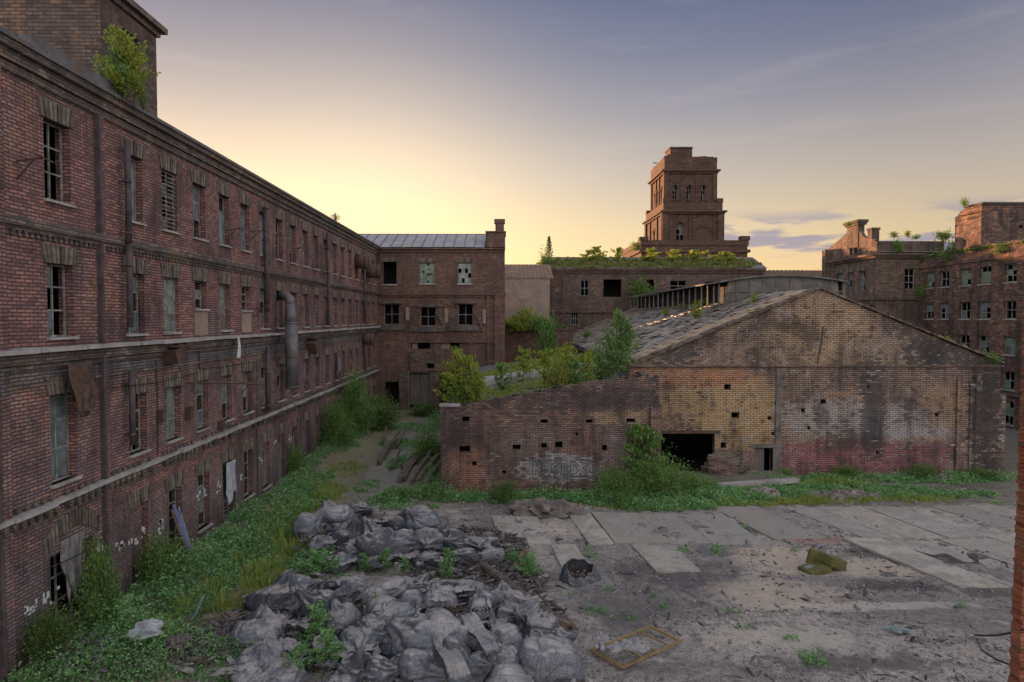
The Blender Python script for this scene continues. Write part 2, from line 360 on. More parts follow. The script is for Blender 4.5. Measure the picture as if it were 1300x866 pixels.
M['ochre'] = rough_mat('ochre painted steel', (.30, .21, .09), (.20, .14, .07), 4.0, (.14, .09, .05), rough=.6, bs=.2)
M['card'] = rough_mat('olive yellow upholstery', (.125, .12, .04), (.08, .078, .028), 3.0, (.10, .14, .08), bs=.4)
M['rag_dark'] = rough_mat('dark rags', (.13, .125, .14), (.06, .058, .065), 3.0, (.20, .19, .19), island=.6, bs=.6)
M['white'] = rough_mat('flaked white paint', (.55, .56, .58), (.40, .42, .45), 4.0, bs=.2)
M['teal'] = rough_mat('pale teal plastic', (.13, .18, .18), (.20, .25, .25), 4.0, rough=.5)
M['bark'] = rough_mat('bark', (.11, .09, .07), (.06, .05, .04), 6.0)
M['debris'] = rough_mat('mixed debris', (.15, .135, .14), (.07, .065, .07), 2.5, (.20, .18, .18), island=.7, bs=.6)
M['pebble'] = rough_mat('gravel', (.26, .235, .22), (.12, .11, .11), 3.0, (.36, .34, .33), island=.6, bs=.5)
M['cable'] = rough_mat('black cable', (.03, .03, .03), (.05, .045, .045), 5)

def glass(name, c, rough=.12):
    m, g, p = newmat(name); ge = g.n('ShaderNodeNewGeometry'); P = ge.outputs['Position']
    col = g.mix(g.step(g.noise(P, 1.8, 5, .7), .35, .7), c, (c[0] * .45, c[1] * .45, c[2] * .45))
    col = g.mix(1.0, col, g.ramp(ge.outputs['Random Per Island'], [(0, (.5,) * 3), (1, (1.4,) * 3)]), 'MULTIPLY')
    g.put(p.inputs['Base Color'], col); p.inputs['Roughness'].default_value = rough
    p.inputs['Specular IOR Level'].default_value = .7
    bump(g, p, g.noise(P, 2.0, 3, .5), .12, .03)
    return m
M['glass'] = glass('dusty glass', (.155, .20, .205)); M['glass_green'] = glass('green glass block', (.14, .26, .18), .3)
M['glass_pale'] = glass('whitewashed glass', (.20, .27, .255), .35)

# single bricks of the foreground pier
m, g, p = newmat('loose red brick'); oi = g.n('ShaderNodeObjectInfo'); ge = g.n('ShaderNodeNewGeometry'); P = ge.outputs['Position']
c = g.ramp(oi.outputs['Random'], [(0, (.13, .045, .03)), (.35, (.27, .10, .055)), (.7, (.21, .07, .04)), (.9, (.33, .16, .09)), (1, (.07, .045, .04))])
c = g.mix(g.math('MULTIPLY', g.step(g.noise(P, 9, 6, .7), .5, .7), .6), c, (.07, .045, .04))
g.put(p.inputs['Base Color'], c); p.inputs['Roughness'].default_value = .95; bump(g, p, g.noise(P, 30, 5, .7), .8, .01); M['brick_single'] = m

# sacks: wrinkled woven plastic
def sack_mat():
    m, g, p = newmat('grey woven plastic'); oi = g.n('ShaderNodeObjectInfo')
    ge = g.n('ShaderNodeNewGeometry'); P = ge.outputs['Position']
    tc = g.n('ShaderNodeTexCoord'); O = tc.outputs['Object']
    n1 = g.noise(g.vmul(O, (1.0, 1.0, .5)), 1.6, 2, .4, 2.5); r1 = g.math('ABSOLUTE', g.math('SUBTRACT', n1, .5))
    n2 = g.noise(g.vmul(O, (.6, 1.5, 1.0)), 2.6, 2, .4, 1.8); r2 = g.math('ABSOLUTE', g.math('SUBTRACT', n2, .5))
    c = g.ramp(g.math('FRACT', g.math('ADD', oi.outputs['Random'], ge.outputs['Random Per Island'])), [(0, (.035, .043, .056)), (.3, (.085, .097, .12)), (.6, (.16, .17, .20)), (.8, (.055, .06, .075)), (1, (.26, .265, .285))])
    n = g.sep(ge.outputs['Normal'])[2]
    c = g.mix(g.math('MULTIPLY', g.step(g.math('ADD', n, g.math('MULTIPLY', g.noise(P, 1.4, 5, .7), 1.2)), 1.3, 1.6), .65), c, (.42, .385, .36))  # tops lightened, highlights painted into the colour
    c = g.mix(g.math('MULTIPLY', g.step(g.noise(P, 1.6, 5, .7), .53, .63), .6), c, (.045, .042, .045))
    c = g.mix(g.math('MULTIPLY', g.math('SUBTRACT', 1.0, g.step(n, -.5, .35)), .5), c, (.06, .058, .065))  # downward sides darkened, shade put into the colour
    g.put(p.inputs['Base Color'], c); p.inputs['Roughness'].default_value = .36; p.inputs['Specular IOR Level'].default_value = .55
    h = g.math('ADD', g.step(r1, 0, .06), g.math('MULTIPLY', g.step(r2, 0, .07), .6)); bump(g, p, h, .55, .05)
    return m
M['sack'] = sack_mat()

# foliage
M['leaf'] = leaf_mat('green leaves', [(.1, (.05, .09, .035)), (.4, (.12, .22, .065)), (.65, (.20, .34, .10)), (.95, (.33, .46, .15))], .45)
M['leaf_dark'] = leaf_mat('dark leaves', [(.1, (.05, .09, .035)), (.5, (.11, .18, .055)), (.95, (.20, .30, .09))], .4)
M['leaf_yellow'] = leaf_mat('yellow green leaves', [(.1, (.11, .15, .03)), (.4, (.25, .31, .05)), (.7, (.38, .42, .075)), (.95, (.50, .50, .11))], .5)
M['grass'] = leaf_mat('rough grass', [(.1, (.12, .16, .05)), (.45, (.24, .33, .07)), (.75, (.36, .42, .10)), (1, (.45, .42, .20))], .35)
M['weed'] = leaf_mat('low weeds', [(.1, (.05, .11, .05)), (.35, (.13, .28, .11)), (.65, (.24, .45, .19)), (1, (.42, .60, .27))], .4)
M['dry_weed'] = leaf_mat('dry roof weeds', [(.1, (.09, .08, .05)), (.45, (.17, .17, .07)), (.75, (.24, .27, .07)), (1, (.34, .33, .12))], .3)

# ground
def ground_mat():
    m, g, p = newmat('trodden yard dirt'); ge = g.n('ShaderNodeNewGeometry'); P = ge.outputs['Position']; x, y, z = g.sep(P)
    a = g.noise(P, .13, 6, .62, .9); b = g.noise(P, .55, 7, .7, .7); c = g.noise(P, 3.5, 6, .75); d = g.noise(P, 16, 4, .8)
    streak = g.noise(g.vmul(P, (.25, 1.2, 1)), .5, 6, .7, .5)
    col = g.mix(g.step(a, .38, .62), (.23, .21, .20), (.40, .35, .315))
    col = g.mix(g.math('MULTIPLY', g.step(b, .5, .64), .7), col, (.15, .14, .142))
    col = g.mix(g.math('MULTIPLY', g.step(streak, .56, .68), .65), col, (.54, .51, .475))
    col = g.mix(g.math('MULTIPLY', g.step(c, .48, .62), .65), col, (.085, .078, .08))
    col = g.mix(g.math('MULTIPLY', g.math('SUBTRACT', 1.0, g.step(c, .3, .42)), .4), col, (.44, .40, .36))
    col = g.mix(g.math('MULTIPLY', g.step(d, .46, .64), .75), col, (.05, .047, .048))
    # burnt black patches and rusty dust
    for cx, cy, rx, ry, pc, st in ((20.0, 33.5, 2.6, 1.2, (.035, .033, .036), .85), (22.8, 32.5, 1.8, .9, (.03, .03, .032), .85), (17.6, 29.3, 2.5, .8, (.045, .04, .042), .7), (21.5, 28.5, 2.0, .7, (.05, .045, .045), .7),
                                   (8.0, 31.0, 3.4, 2.2, (.075, .068, .072), .75), (5.5, 27.5, 3.0, 2.2, (.09, .085, .085), .6), (12.5, 37.2, 2.6, 1.0, (.06, .056, .06), .7), (17, 35.4, 2.0, .7, (.26, .13, .09), .6),
                                   (26, 44, 3.5, 1.6, (.30, .29, .30), .6), (10.5, 24.5, 3.0, 1.0, (.40, .36, .32), .75), (15, 27.2, 4.5, .45, (.42, .38, .33), .7), (12.2, 22.5, 4, .7, (.09, .085, .085), .7),
                                   (-8.6, 52, 2.0, 10, (.42, .40, .39), .8), (-6.5, 66, 5, 6, (.38, .36, .36), .8), (14, 32.5, 2.8, 2.2, (.46, .37, .29), .7), (12, 28.5, 3.2, 1.6, (.44, .36, .29), .6), (17.5, 31.5, 3.0, 1.4, (.46, .38, .30), .6), (3.0, 37.5, 3, 1.2, (.42, .36, .32), .6), (4.5, 24.2, 2.5, .6, (.36, .33, .30), .7)):
        du = g.math('DIVIDE', g.math('SUBTRACT', x, cx), rx); dv = g.math('DIVIDE', g.math('SUBTRACT', y, cy), ry)
        q = g.math('ADD', g.math('ADD', g.math('MULTIPLY', du, du), g.math('MULTIPLY', dv, dv)), g.math('MULTIPLY', g.math('SUBTRACT', g.noise(P, 1.3, 7, .75, .5), .5), 4.0))
        col = g.mix(g.math('MULTIPLY', g.math('SUBTRACT', 1.0, g.step(q, .2, 1.3)), st), col, pc)
    # soil under the weeds by the left facade and along the walls
    wl = g.step(g.math('ADD', g.math('MULTIPLY', x, -1.0), g.math('MULTIPLY', b, 4)), 10.5, 14.5)
    col = g.mix(g.math('MULTIPLY', wl, .8), col, g.mix(g.step(b, .42, .58), (.16, .17, .06), (.20, .16, .11)))
    wv = g.step(g.math('ADD', y, g.math('MULTIPLY', b, 3)), 42.4, 44.5)
    col = g.mix(g.math('MULTIPLY', g.math('MULTIPLY', wv, .6), g.math('SUBTRACT', 1.0, wl)), col, (.09, .09, .055))
    g.put(p.inputs['Base Color'], col); p.inputs['Roughness'].default_value = .95
    bump(g, p, g.math('ADD', g.math('ADD', g.math('MULTIPLY', b, .8), g.math('MULTIPLY', c, .5)), g.math('MULTIPLY', d, .25)), .8, .12)
    return m
M['ground'] = ground_mat()
m, g, p = newmat('dirty concrete slab'); ge = g.n('ShaderNodeNewGeometry'); P = ge.outputs['Position']; oi = g.n('ShaderNodeObjectInfo')
b = g.noise(P, .7, 7, .7, .6); c2 = g.noise(P, 4, 6, .75); d = g.noise(P, 16, 4, .8)
col = g.ramp(oi.outputs['Random'], [(0, (.25, .23, .21)), (.4, (.31, .28, .25)), (.7, (.38, .345, .305)), (1, (.27, .26, .25))])
col = g.mix(g.math('MULTIPLY', g.step(b, .44, .60), .85), col, (.25, .225, .205))
col = g.mix(g.math('MULTIPLY', g.step(c2, .52, .68), .5), col, (.075, .07, .07))
col = g.mix(g.math('MULTIPLY', g.step(d, .54, .7), .4), col, (.05, .047, .048))
g.put(p.inputs['Base Color'], col); p.inputs['Roughness'].default_value = .9; bump(g, p, g.math('ADD', c2, g.math('MULTIPLY', d, .4)), .5, .04); M['slab'] = m
# ================================================================== GROUND
def axis(lo, hi, st):
    a = list(np.arange(lo, hi, st)); s = st; x = a[-1]
    while x < 3500: s *= 1.35; x += s; a.append(x)
    s = st; x = lo
    while x > -3500: s *= 1.35; x -= s; a.insert(0, x)
    return np.array(a)
gx, gy = axis(-18, 34, .26), axis(17, 66, .26)
GX, GY = np.meshgrid(gx, gy); near = np.exp(-np.maximum(0, np.abs(GY - 40) - 60) / 20.0)
nz_ = np.zeros_like(GX)
for k in range(9):
    a = rng.uniform(0, 2 * pi); fq = rng.uniform(1.5, 9); nz_ += np.sin((GX * cos(a) + GY * sin(a)) * fq + rng.uniform(0, 6)) * .022 / (fq ** .5)
GZ = H(GX, GY) * near + nz_ * near
V = np.stack([GX, GY, GZ], -1).reshape(-1, 3); ny, nx = GX.shape
I = np.arange(nx * ny).reshape(ny, nx)
Fq = np.stack([I[:-1, :-1], I[:-1, 1:], I[1:, 1:], I[1:, :-1]], -1).reshape(-1, 4)
ground = bpy.data.objects.new('yard_ground', np_mesh('yard_ground', V, Fq, M['ground'], True)); COL.objects.link(ground)
tag(ground, kind='structure')
# concrete slabs laid in the yard
def slab_row(x0, x1, y0, y1, skew=0.0, drop=.0):
    x = x0
    while x < x1:
        w = random.choice((1.4, 1.9, 2.3, 2.9)); a = random.uniform(-.12, .12); b = random.uniform(-.25, .3)
        if random.random() > drop:
            mb = MB(); pts = []
            zz = .035 + random.uniform(0, .05)
            for (px_, py_) in ((x + .04, y0 + a), (x + w - .04, y0 + a + .05), (x + w - .04 + skew, y1 + b), (x + .04 + skew, y1 + b)):
                pts.append((px_ + random.uniform(-.05, .05), py_, float(H(px_, py_)) + zz - .12 + random.uniform(-.015, .02)))
            mb.prism(pts, (0, 0, .12)); o = mb.build('concrete_slab', M['slab'], ground, origin=(x + w / 2, (y0 + y1) / 2, 0))
        x += w
slab_row(-2.5, 14.0, 34.8, 40.2, -.6, .2); slab_row(14.6, 33, 35.6, 41.6, -1.6, .1); slab_row(15, 36, 29.0, 35.4, -2.0, .62); slab_row(-2.8, 9, 31.0, 34.6, -.4, .6)

# ================================================================== WINDOWS
def window(parent, fc, u0, u1, z0, z1, style='sash', rec=.28, miss=.25, gm='glass', fw=.07, sub=True, name='window', cols=2, rows=3):
    """frame + panes (+ boards); returns the part"""
    mb = MB(); d0, d1 = -rec - .06, -rec
    def b(a, c, e, f, q0=d0, q1=d1): fc.box(mb, a, c, e, f, q0, q1)
    b(u0, u0 + fw, z0, z1); b(u1 - fw, u1, z0, z1); b(u0 + fw, u1 - fw, z0, z0 + fw); b(u0 + fw, u1 - fw, z1 - fw, z1)
    iu0, iu1, iz0, iz1 = u0 + fw, u1 - fw, z0 + fw, z1 - fw
    us = [iu0 + (iu1 - iu0) * i / cols for i in range(cols + 1)]; zs = [iz0 + (iz1 - iz0) * i / rows for i in range(rows + 1)]
    if style == 'sash': zs = [iz0, iz0 + (iz1 - iz0) * .36, iz0 + (iz1 - iz0) * .70, iz1]
    bw = fw * (.45 if style != 'glassblock' else .3)
    for u in us[1:-1]: b(u - bw, u + bw, iz0, iz1)
    for z in zs[1:-1]: b(iu0, iu1, z - bw, z + bw, d0 + .012, d1 - .012)
    if style == 'bars':
        k = int((z1 - z0) / .2)
        for i in range(1, k): b(u0, u1, z0 + i * .2, z0 + i * .2 + .035, d1 + .06, d1 + .09)
    fr = mb.build(name, M['timber'], parent)
    if style == 'open': return fr
    gmb = MB()
    for i in range(len(us) - 1):
        for j in range(len(zs) - 1):
            if random.random() < miss: continue
            q = gmb if not sub else MB()
            fc.box(q, us[i] + bw, us[i + 1] - bw, zs[j] + bw, zs[j + 1] - bw, d0 + .02, d0 + .03)
            if sub: q.build('pane', M[gm] if random.random() > .12 else M['door'], fr)
    if not sub and gmb.v: gmb.build('pane', M[gm], fr)
    return fr
def lintel(parent, fc, u0, u1, z0, z1, n, d=.07, flare=.22, rise=0.0):
    """flat arch of upright bricks, each a wedge with a joint beside it"""
    mb = MB(); um = (u0 + u1) / 2
    for i in range(n):
        a, b = i / n, (i + .64) / n
        lo = [u0 + (u1 - u0) * t for t in (a, b)]; hi = [um + (u - um) * (1 + flare) for u in lo]
        zr = lambda u: rise * (1 - ((u - um) / ((u1 - u0) / 2)) ** 2)
        dd = d + random.uniform(-.02, .025)
        P = lambda u, z, q: fc.p(u, z, q)
        za, zb = zr(lo[0]), zr(lo[1]); j = random.uniform(-.04, .03)
        f = [P(lo[0], z0 + za, dd), P(lo[1], z0 + zb, dd), P(hi[1], z1 + zb + j, dd), P(hi[0], z1 + za + j, dd)]
        bk = [P(lo[0], z0 + za, -.05), P(lo[1], z0 + zb, -.05), P(hi[1], z1 + zb + j, -.05), P(hi[0], z1 + za + j, -.05)]
        mb.hexa([f[0], f[1], bk[1], bk[0], f[3], f[2], bk[2], bk[3]])
    return mb.build('brick_lintel', M['lintel'], parent)
def sill(parent, fc, u0, u1, z, d=.12, h=.1, m='concrete'):
    mb = MB(); fc.box(mb, u0 - .1, u1 + .1, z - h, z, -.2, d); return mb.build('sill', M[m], parent)
def boxpart(parent, fc, name, m, items, split=False, stuff=False):
    if split:
        for it in items: o = boxpart(parent, fc, name, m, [it])
        return o
    mb = MB()
    for it in items: fc.box(mb, *it)
    o = mb.build(name, M[m], parent)
    if stuff: o['kind'] = 'stuff'
    return o

# ================================================================== LEFT FACTORY BUILDING
XL = -16.5; FL = Face('x', XL, 1); Y0, Y1 = 6.0, 86.98
left = thing('factory_building', (XL, 46, 0), 'long four storey red brick factory building along the left side of the yard', 'building')
bays = [30.05 + 3.2 * k for k in range(18)]
holes = []; wins = []
FLOORS = [(16.3, 19.2), (11.3, 14.0), (5.95, 8.6), (.5, 3.5)]
for fi, (za, zb) in enumerate(FLOORS):
    for bi, y in enumerate([11.5, 17.5, 25.0] + bays):
        k = bi - 3; w = .72
        a, b_, z0, z1 = y - w, y + w, za, zb
        if fi == 1 and k in (2, 4): z0 = 12.5
        if fi == 2 and bi == 2: z0, z1 = 5.9, 9.2
        if fi == 3:
            if bi == 2: a, b_, z0, z1 = 24.1, 26.7, 0.3, 3.3
            elif k == 0: z0, z1 = 0.0, 3.6
            elif k == 3 or k == 6: z0 = 0.05
            elif k % 2 == 1: z0 = .3
        if y + w > Y1 - .4: continue
        holes.append((a, b_, z0, z1)); wins.append((fi, bi, a, b_, z0, z1))
mb = MB(); FL.wall(mb, Y0, Y1, -.6, 21.2, holes, .55)
mb.build('wall', M['brick_left'], left)
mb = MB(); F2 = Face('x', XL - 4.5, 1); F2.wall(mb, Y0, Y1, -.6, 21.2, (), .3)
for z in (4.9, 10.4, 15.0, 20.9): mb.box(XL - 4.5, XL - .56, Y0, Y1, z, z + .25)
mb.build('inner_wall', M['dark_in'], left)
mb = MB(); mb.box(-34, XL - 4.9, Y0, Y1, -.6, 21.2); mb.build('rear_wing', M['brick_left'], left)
def panejunk(fi, bi, a, b_, z0, z1, fr_):
    pass
for fi, bi, a, b_, z0, z1 in wins:
    k = bi - 3; near_ = bi < 9; w = b_ - a
    if fi == 3 and bi == 2:
        lintel(left, FL, a - .3, b_ + .3, z1 + .0, z1 + .62, 17, .07, .05, .75)
        mb = MB()   # arched infill over the opening
        fill = [FL.p(a + (w) * t, z1 + .02 + .72 * (1 - (2 * t - 1) ** 2), -.12) for t in [i / 10 for i in range(11)]]
        mb.prism([FL.p(b_, z1, -.12), FL.p(a, z1, -.12)][::-1] + fill[::-1], (-.2, 0, 0)); mb.build('boarding', M['door'], left)
        window(left, FL, a, b_, z0, z1, 'open', .4, cols=3, rows=3); continue
    nw = max(5, int(8 if near_ else 6)); lh = .68
    lintel(left, FL, a - .17, b_ + .17, z1 + .01, z1 + lh, 8 if near_ else 6, .07, .16)
    if fi == 3 and k == 0:
        boxpart(left, FL, 'bricked_door', 'brick_left', [(a, b_, z0, z1, -.5, -.32)]); continue
    if bi == 2 and fi == 0: window(left, FL, a, b_, z0, z1, 'sash', .3, .95)
    elif fi == 0 and k == 1: window(left, FL, a, b_, z0, z1, 'bars', .15, .6, rows=5)
    elif fi == 0 and k == 0: window(left, FL, a, b_, z0, z1, 'sash', .3, .0, gm='glass_pale', rows=4)
    elif fi == 1 and k == 1: window(left, FL, a, b_, z0, z1, 'grid', .18, .12, gm='glass_pale', rows=6)
    elif fi == 3: window(left, FL, a, b_, z0, z1, random.choice(('bars', 'open', 'sash', 'grid')), .3, .55, sub=near_, rows=4)
    else: window(left, FL, a, b_, z0, z1, 'sash', .3, (.15, .45, .35)[fi] if near_ else .5, sub=bi < 12, gm=random.choice(('glass', 'glass', 'glass_pale')))
    if not (fi == 3 and z0 < .1): sill(left, FL, a, b_, z0, .14)
    if fi == 1 and k in (2, 4): boxpart(left, FL, 'brick_patch', 'plaster', [(a - .05, b_ + .05, 11.1, z0 - .12, -.3, .03)])
    if random.random() < .22 and fi in (1, 2, 3) and k > 0:
        boxpart(left, FL, 'shutter_board', 'wood', [(a + .05, a + w * random.uniform(.3, .9), z0 + .1, z0 + (z1 - z0) * random.uniform(.4, .95), -.27, -.22)])
# cornice, string courses, dentils
boxpart(left, FL, 'cornice', 'brick_trim', [(Y0, Y1, 20.2, 20.5, -.02, .10), (Y0, Y1, 20.5, 20.86, -.02, .22), (Y0, Y1, 20.86, 21.12, -.02, .40)])
boxpart(left, FL, 'gutter', 'metal', [(Y0, Y1, 21.12, 21.27, -.3, .5), (23.3, 29.6, 21.27, 21.72, -.1, .34)])
boxpart(left, FL, 'upper_string_course', 'brick_trim', [(Y0, Y1, 15.12, 15.42, -.02, .24), (Y0, Y1, 14.98, 15.12, -.02, .14)] + [(y, y + .14, 14.8, 14.98, -.02, .1) for y in np.arange(Y0, 60, .3)])
def ragged(z0, z1, d, st, pr):
    it = []; y = Y0
    while y < Y1:
        l = random.uniform(.8, 3.0)
        if random.random() < pr: it.append((y, min(y + l, Y1), z0 + random.uniform(0, .03), z1 + random.uniform(-.07, .0), -.02, d + random.uniform(-.09, .05)))
        else: it.append((y, min(y + l, Y1), z0, z0 + (z1 - z0) * .6, -.02, d * .5))
        y += l + random.uniform(0, .03)
    return it
boxpart(left, FL, 'middle_ledge', 'concrete', ragged(10.78, 11.0, .52, 0, .93))
boxpart(left, FL, 'middle_ledge_moulding', 'brick_trim', [(Y0, Y1, 10.42, 10.77, -.02, .24), (Y0, Y1, 10.2, 10.42, -.02, .1), (Y0, Y1, 9.6, 9.72, -.02, .09)])
boxpart(left, FL, 'lower_ledge', 'concrete', ragged(5.2, 5.4, .36, 0, .85))
it = []
for y in np.arange(Y0, Y1 - .4, .42):
    if random.random() < .85:
        e = random.uniform(-.03, .05); it += [(y, y + .22, 4.98, 5.2, -.02, .26 + e), (y + .21, y + .41, 4.82, 4.98, -.02, .13 + e), (y, y + .16, 5.4, 5.55 + e, -.02, .12)]
boxpart(left, FL, 'lower_corbel_course', 'brick_trim', it + [(Y0, Y1, 4.7, 4.82, -.02, .08)])
for y in (22.0, 27.55): boxpart(left, FL, 'pilaster', 'brick_left', [(y - .28, y + .12, -.3, 20.19, -.02, .15)])
for y in (21.5, 27.25): boxpart(left, FL, 'joint_shade_strip', 'pipe', [(y, y + .16, -.3, 20.19, .0, .2)])  # dark strips standing in for the shadow gap beside each pilaster
boxpart(left, FL, 'pilaster', 'brick_trim', [(44.35, 44.75, 5.6, 9.55, -.02, .12)])
# plinth stains: flakes of white paint near the base
it = []
for (px, py, sw, sh) in ((8, 785, 6, 16), (6, 800, 6, 14), (34, 780, 8, 12), (63, 762, 12, 16), (42, 775, 5, 10), (150, 694, 5, 14), (156, 692, 7, 10), (168, 690, 8, 10), (181, 682, 6, 16), (201, 678, 8, 6), (204, 668, 4, 8), (127, 700, 9, 12),
                         (252, 632, 5, 10), (260, 626, 4, 10), (277, 622, 4, 12), (305, 610, 4, 12), (330, 585, 5, 8), (349, 565, 4, 12), (368, 556, 4, 12)):
    p = atX(px, py, XL + .01); s = p.y / 845
    for q in range(5):
        oy, oz = random.uniform(-.5, .5) * sw * s * 2.5, random.uniform(-.5, .5) * sh * s
        it.append((p.y + oy, p.y + oy + random.uniform(.06, .22), p.z + oz, p.z + oz + random.uniform(.06, .25), -.01, .006))
boxpart(left, FL, 'paint_flake', 'white', it, stuff=True)
# roof
mb = MB(); mb.prism([(XL + .1, Y0, 21.28), (XL - 8, Y0, 24.6), (XL - 18, Y0, 21.28)], (0, Y1 - Y0 - .1, 0)); mb.build('roof', M['roofmetal'], left)
# stair head block on the roof
FB = Face('y', 29.45, -1); FBx = Face('x', -17.45, 1)
mb = MB(); FBx.wall(mb, 29.95, 34.1, 21.3, 26.1, [(31.15, 32.5, 22.9, 25.3)], .5); FB.wall(mb, -32, -17.45, 21.3, 26.1, (), .5)
mb.box(-32, -17.96, 33.6, 34.1, 21.3, 26.1); mb.build('roof_block_wall', M['brick_dark'], left)
mb = MB(); mb.box(-31.5, -19, 30.5, 33.4, 21.3, 25.9); mb.build('roof_block_core', M['dark_in'], left)
mb = MB(); mb.box(-32, -17.3, 29.3, 34.25, 26.1, 26.35); mb.box(-32, -17.05, 29.05, 34.5, 26.35, 26.62); mb.build('roof_block_coping', M['brick_trim'], left)
window(left, FBx, 31.15, 32.5, 22.9, 25.3, 'sash', .3, .8)
# downpipes
def downpipe(y, segs, r=.13):
    x = XL + .36
    for a, b_ in segs:
        mb = MB(); mb.tube([(x, y, a), (x, y + random.uniform(-.04, .04), (a + b_) / 2), (x, y, b_)], r, 10)
        for z in np.arange(a + .4, b_, 2.2): mb.tube([(x, y, z), (x, y, z + .1)], r * 1.25, 10); mb.bar((XL, y, z + .05), (x, y, z + .05), .04)
        mb.build('downpipe', M['pipe'], left, True)
downpipe(28.95, [(15.2, 19.6), (11.6, 15.1), (6.5, 9.7)]); downpipe(45.6, [(12.4, 19.6), (5.6, 10.0)], .17); downpipe(61.4, [(11.3, 19.8)], .13); downpipe(77.5, [(11.3, 19.8), (5.8, 9.9)], .12)
# big ventilation duct
mb = MB(); x = XL + 1.15
mb.tube([(x, 48.2, 6.9), (x, 48.2, 11.75)], .46, 20); mb.tube([(x, 48.2, 11.7), (x - .1, 48.25, 13.0)], [.47, .34], 18)
mb.tube([(x - .1, 48.25, 12.9), (x - .15, 48.35, 13.35), (x - .55, 48.7, 13.62), (XL - .1, 49.3, 13.65)], [.34, .35, .33, .31], 16)
for z in (7.0, 9.2, 11.6): mb.tube([(x, 48.2, z), (x, 48.2, z + .08)], .5, 20)
mb.build('ventilation_duct', M['metal'], left, True)
for (y, z, r, l) in ((74.5, 18.3, .75, 1.3), (79.5, 17.6, .8, 1.7), (78.0, 9.6, .7, 1.2)):
    mb = MB(); mb.tube([(XL - .1, y, z), (XL + l, y - .2, z - .1)], r, 18); mb.tube([(XL + l - .1, y - .2, z - .1), (XL + l + .02, y - .2, z - .1)], r * 1.1, 18); mb.build('vent_drum', M['rust'], left, True)
# iron boxes, hanging scraps and brackets
def ironbox(px, py, w, h, d, rot=0.0):
    p = atX(px, py, XL + d / 2); mb = MB(); c, s_ = cos(rot), sin(rot)
    pts = [(u * c - v * s_, u * s_ + v * c) for u, v in ((-w / 2, -h / 2), (w / 2, -h / 2), (w / 2 * .8, h / 2), (-w / 2, h / 2 * .9))]
    mb.prism([FL.p(p.y + u, p.z + v, .02) for u, v in pts], (d, 0, 0)); mb.box(XL, XL + d + .06, p.y - w / 2 - .04, p.y + w / 2 + .04, p.z + h / 2 - .02, p.z + h / 2 + .04)
    return mb.build('lamp_box', M['rust'], left)
ironbox(221, 449, 1.0, .7, .7, .3); ironbox(205, 529, .35, .55, .25); ironbox(240, 525, .3, .6, .3); ironbox(397, 438, 1.2, 1.1, .8, .5); ironbox(281, 540, .4, .4, .3); ironbox(236, 436, .8, .35, .4)
mb = MB(); p = atX(237, 486, XL + .3); mb.tube([p, p + Vector((1.5, 1.2, -.1)), p + Vector((3.0, 2.2, -.3))], .06, 8); mb.build('bracket_pole', M['rust'], left)
for (y, z, l) in ((22.9, 15.0 + 2.3, 1.0), (39.9, 17.2, .9), (43.6, 17.6, 1.1), (43.9, 12.6, 1.0), (42.0, 7.9, .8), (49.0, 8.0, .8), (52.5, 17.4, .7)):
    mb = MB(); mb.bar((XL, y, z), (XL + l, y - .1, z + .1), .05); mb.bar((XL + l * .7, y - .1, z + .07), (XL, y, z - .6), .04); mb.bar((XL + l, y - .5, z + .12), (XL + l, y + .4, z + .05), .05); mb.build('wire_bracket', M['rust'], left)
for y, z0, z1 in ((31.6, 5.5, 10.0), (36.0, 9.2, 10.3), (44.2, 0.5, 4.6), (33.9, 8.2, 9.6)): MB().tube([(XL + .05, y, z0), (XL + .07, y + .04, (z0 + z1) / 2), (XL + .05, y, z1)], .025, 5).build('wall_cable', M['cable'], left)
for a, b_, z in ((28, 36, 9.1), (36, 52, 9.25), (24, 28, 3.0)): MB().tube([(XL + .1, a + (b_ - a) * t, z - .5 * t * (1 - t)) for t in (0, .25, .5, .75, 1)], .02, 5).build('wall_cable', M['cable'], left)

# torn canopy over the first second-floor window, cloth hanging
def ragmesh(fc, u0, u1, z0, z1, d, nu=14, nz=18, amp=.12, taper=.0, frag=.0):
    V = []; Fq = []
    ph = [random.uniform(0, 6) for _ in range(4)]
    for j in range(nz + 1):
        t = j / nz
        for i in range(nu + 1):
            s = i / nu; u = u0 + (u1 - u0) * s; um = (u0 + u1) / 2
            u = um + (u - um) * (1 - taper * t) + .08 * sin(5 * t + ph[0])
            z = z1 + (z0 - z1) * t * (1 - frag * abs(sin(s * 9 + ph[3])) * .5)
            q = d + amp * (sin(s * 14 + ph[1] + 2 * t) * (.3 + t) + .5 * sin(s * 27 + ph[2]))
            V.append(tuple(fc.p(u, z, q)))
    for j in range(nz):
        for i in range(nu): a = j * (nu + 1) + i; Fq.append((a, a + 1, a + nu + 2, a + nu + 1))
    mb = MB(); mb.v = V; mb.f = Fq; return mb
def solid(o, t=.015):
    md = o.modifiers.new('thickness', 'SOLIDIFY'); md.thickness = t; return o
def hang(name, label, cat, mat, fc, u0, u1, z0, z1, d, group=None, **kw):
    o = ragmesh(fc, u0, u1, z0, z1, d, **kw).build(name, M[mat], None, True, origin=fc.p((u0 + u1) / 2, z0, d)); solid(o)
    return tag(o, label, cat, group)
hang('torn_canopy', 'torn dark canopy sheet sagging over the nearest second storey window', 'canopy', 'rust', FL, 24.6, 26.1, 8.0, 10.3, .5, amp=.18, taper=.3, frag=.8)
hang('rag', 'white cloth strip dangling from the middle ledge of the left building', 'cloth', 'white', FL, 39.9, 40.3, 9.6, 10.9, .58, amp=.05, nu=6)
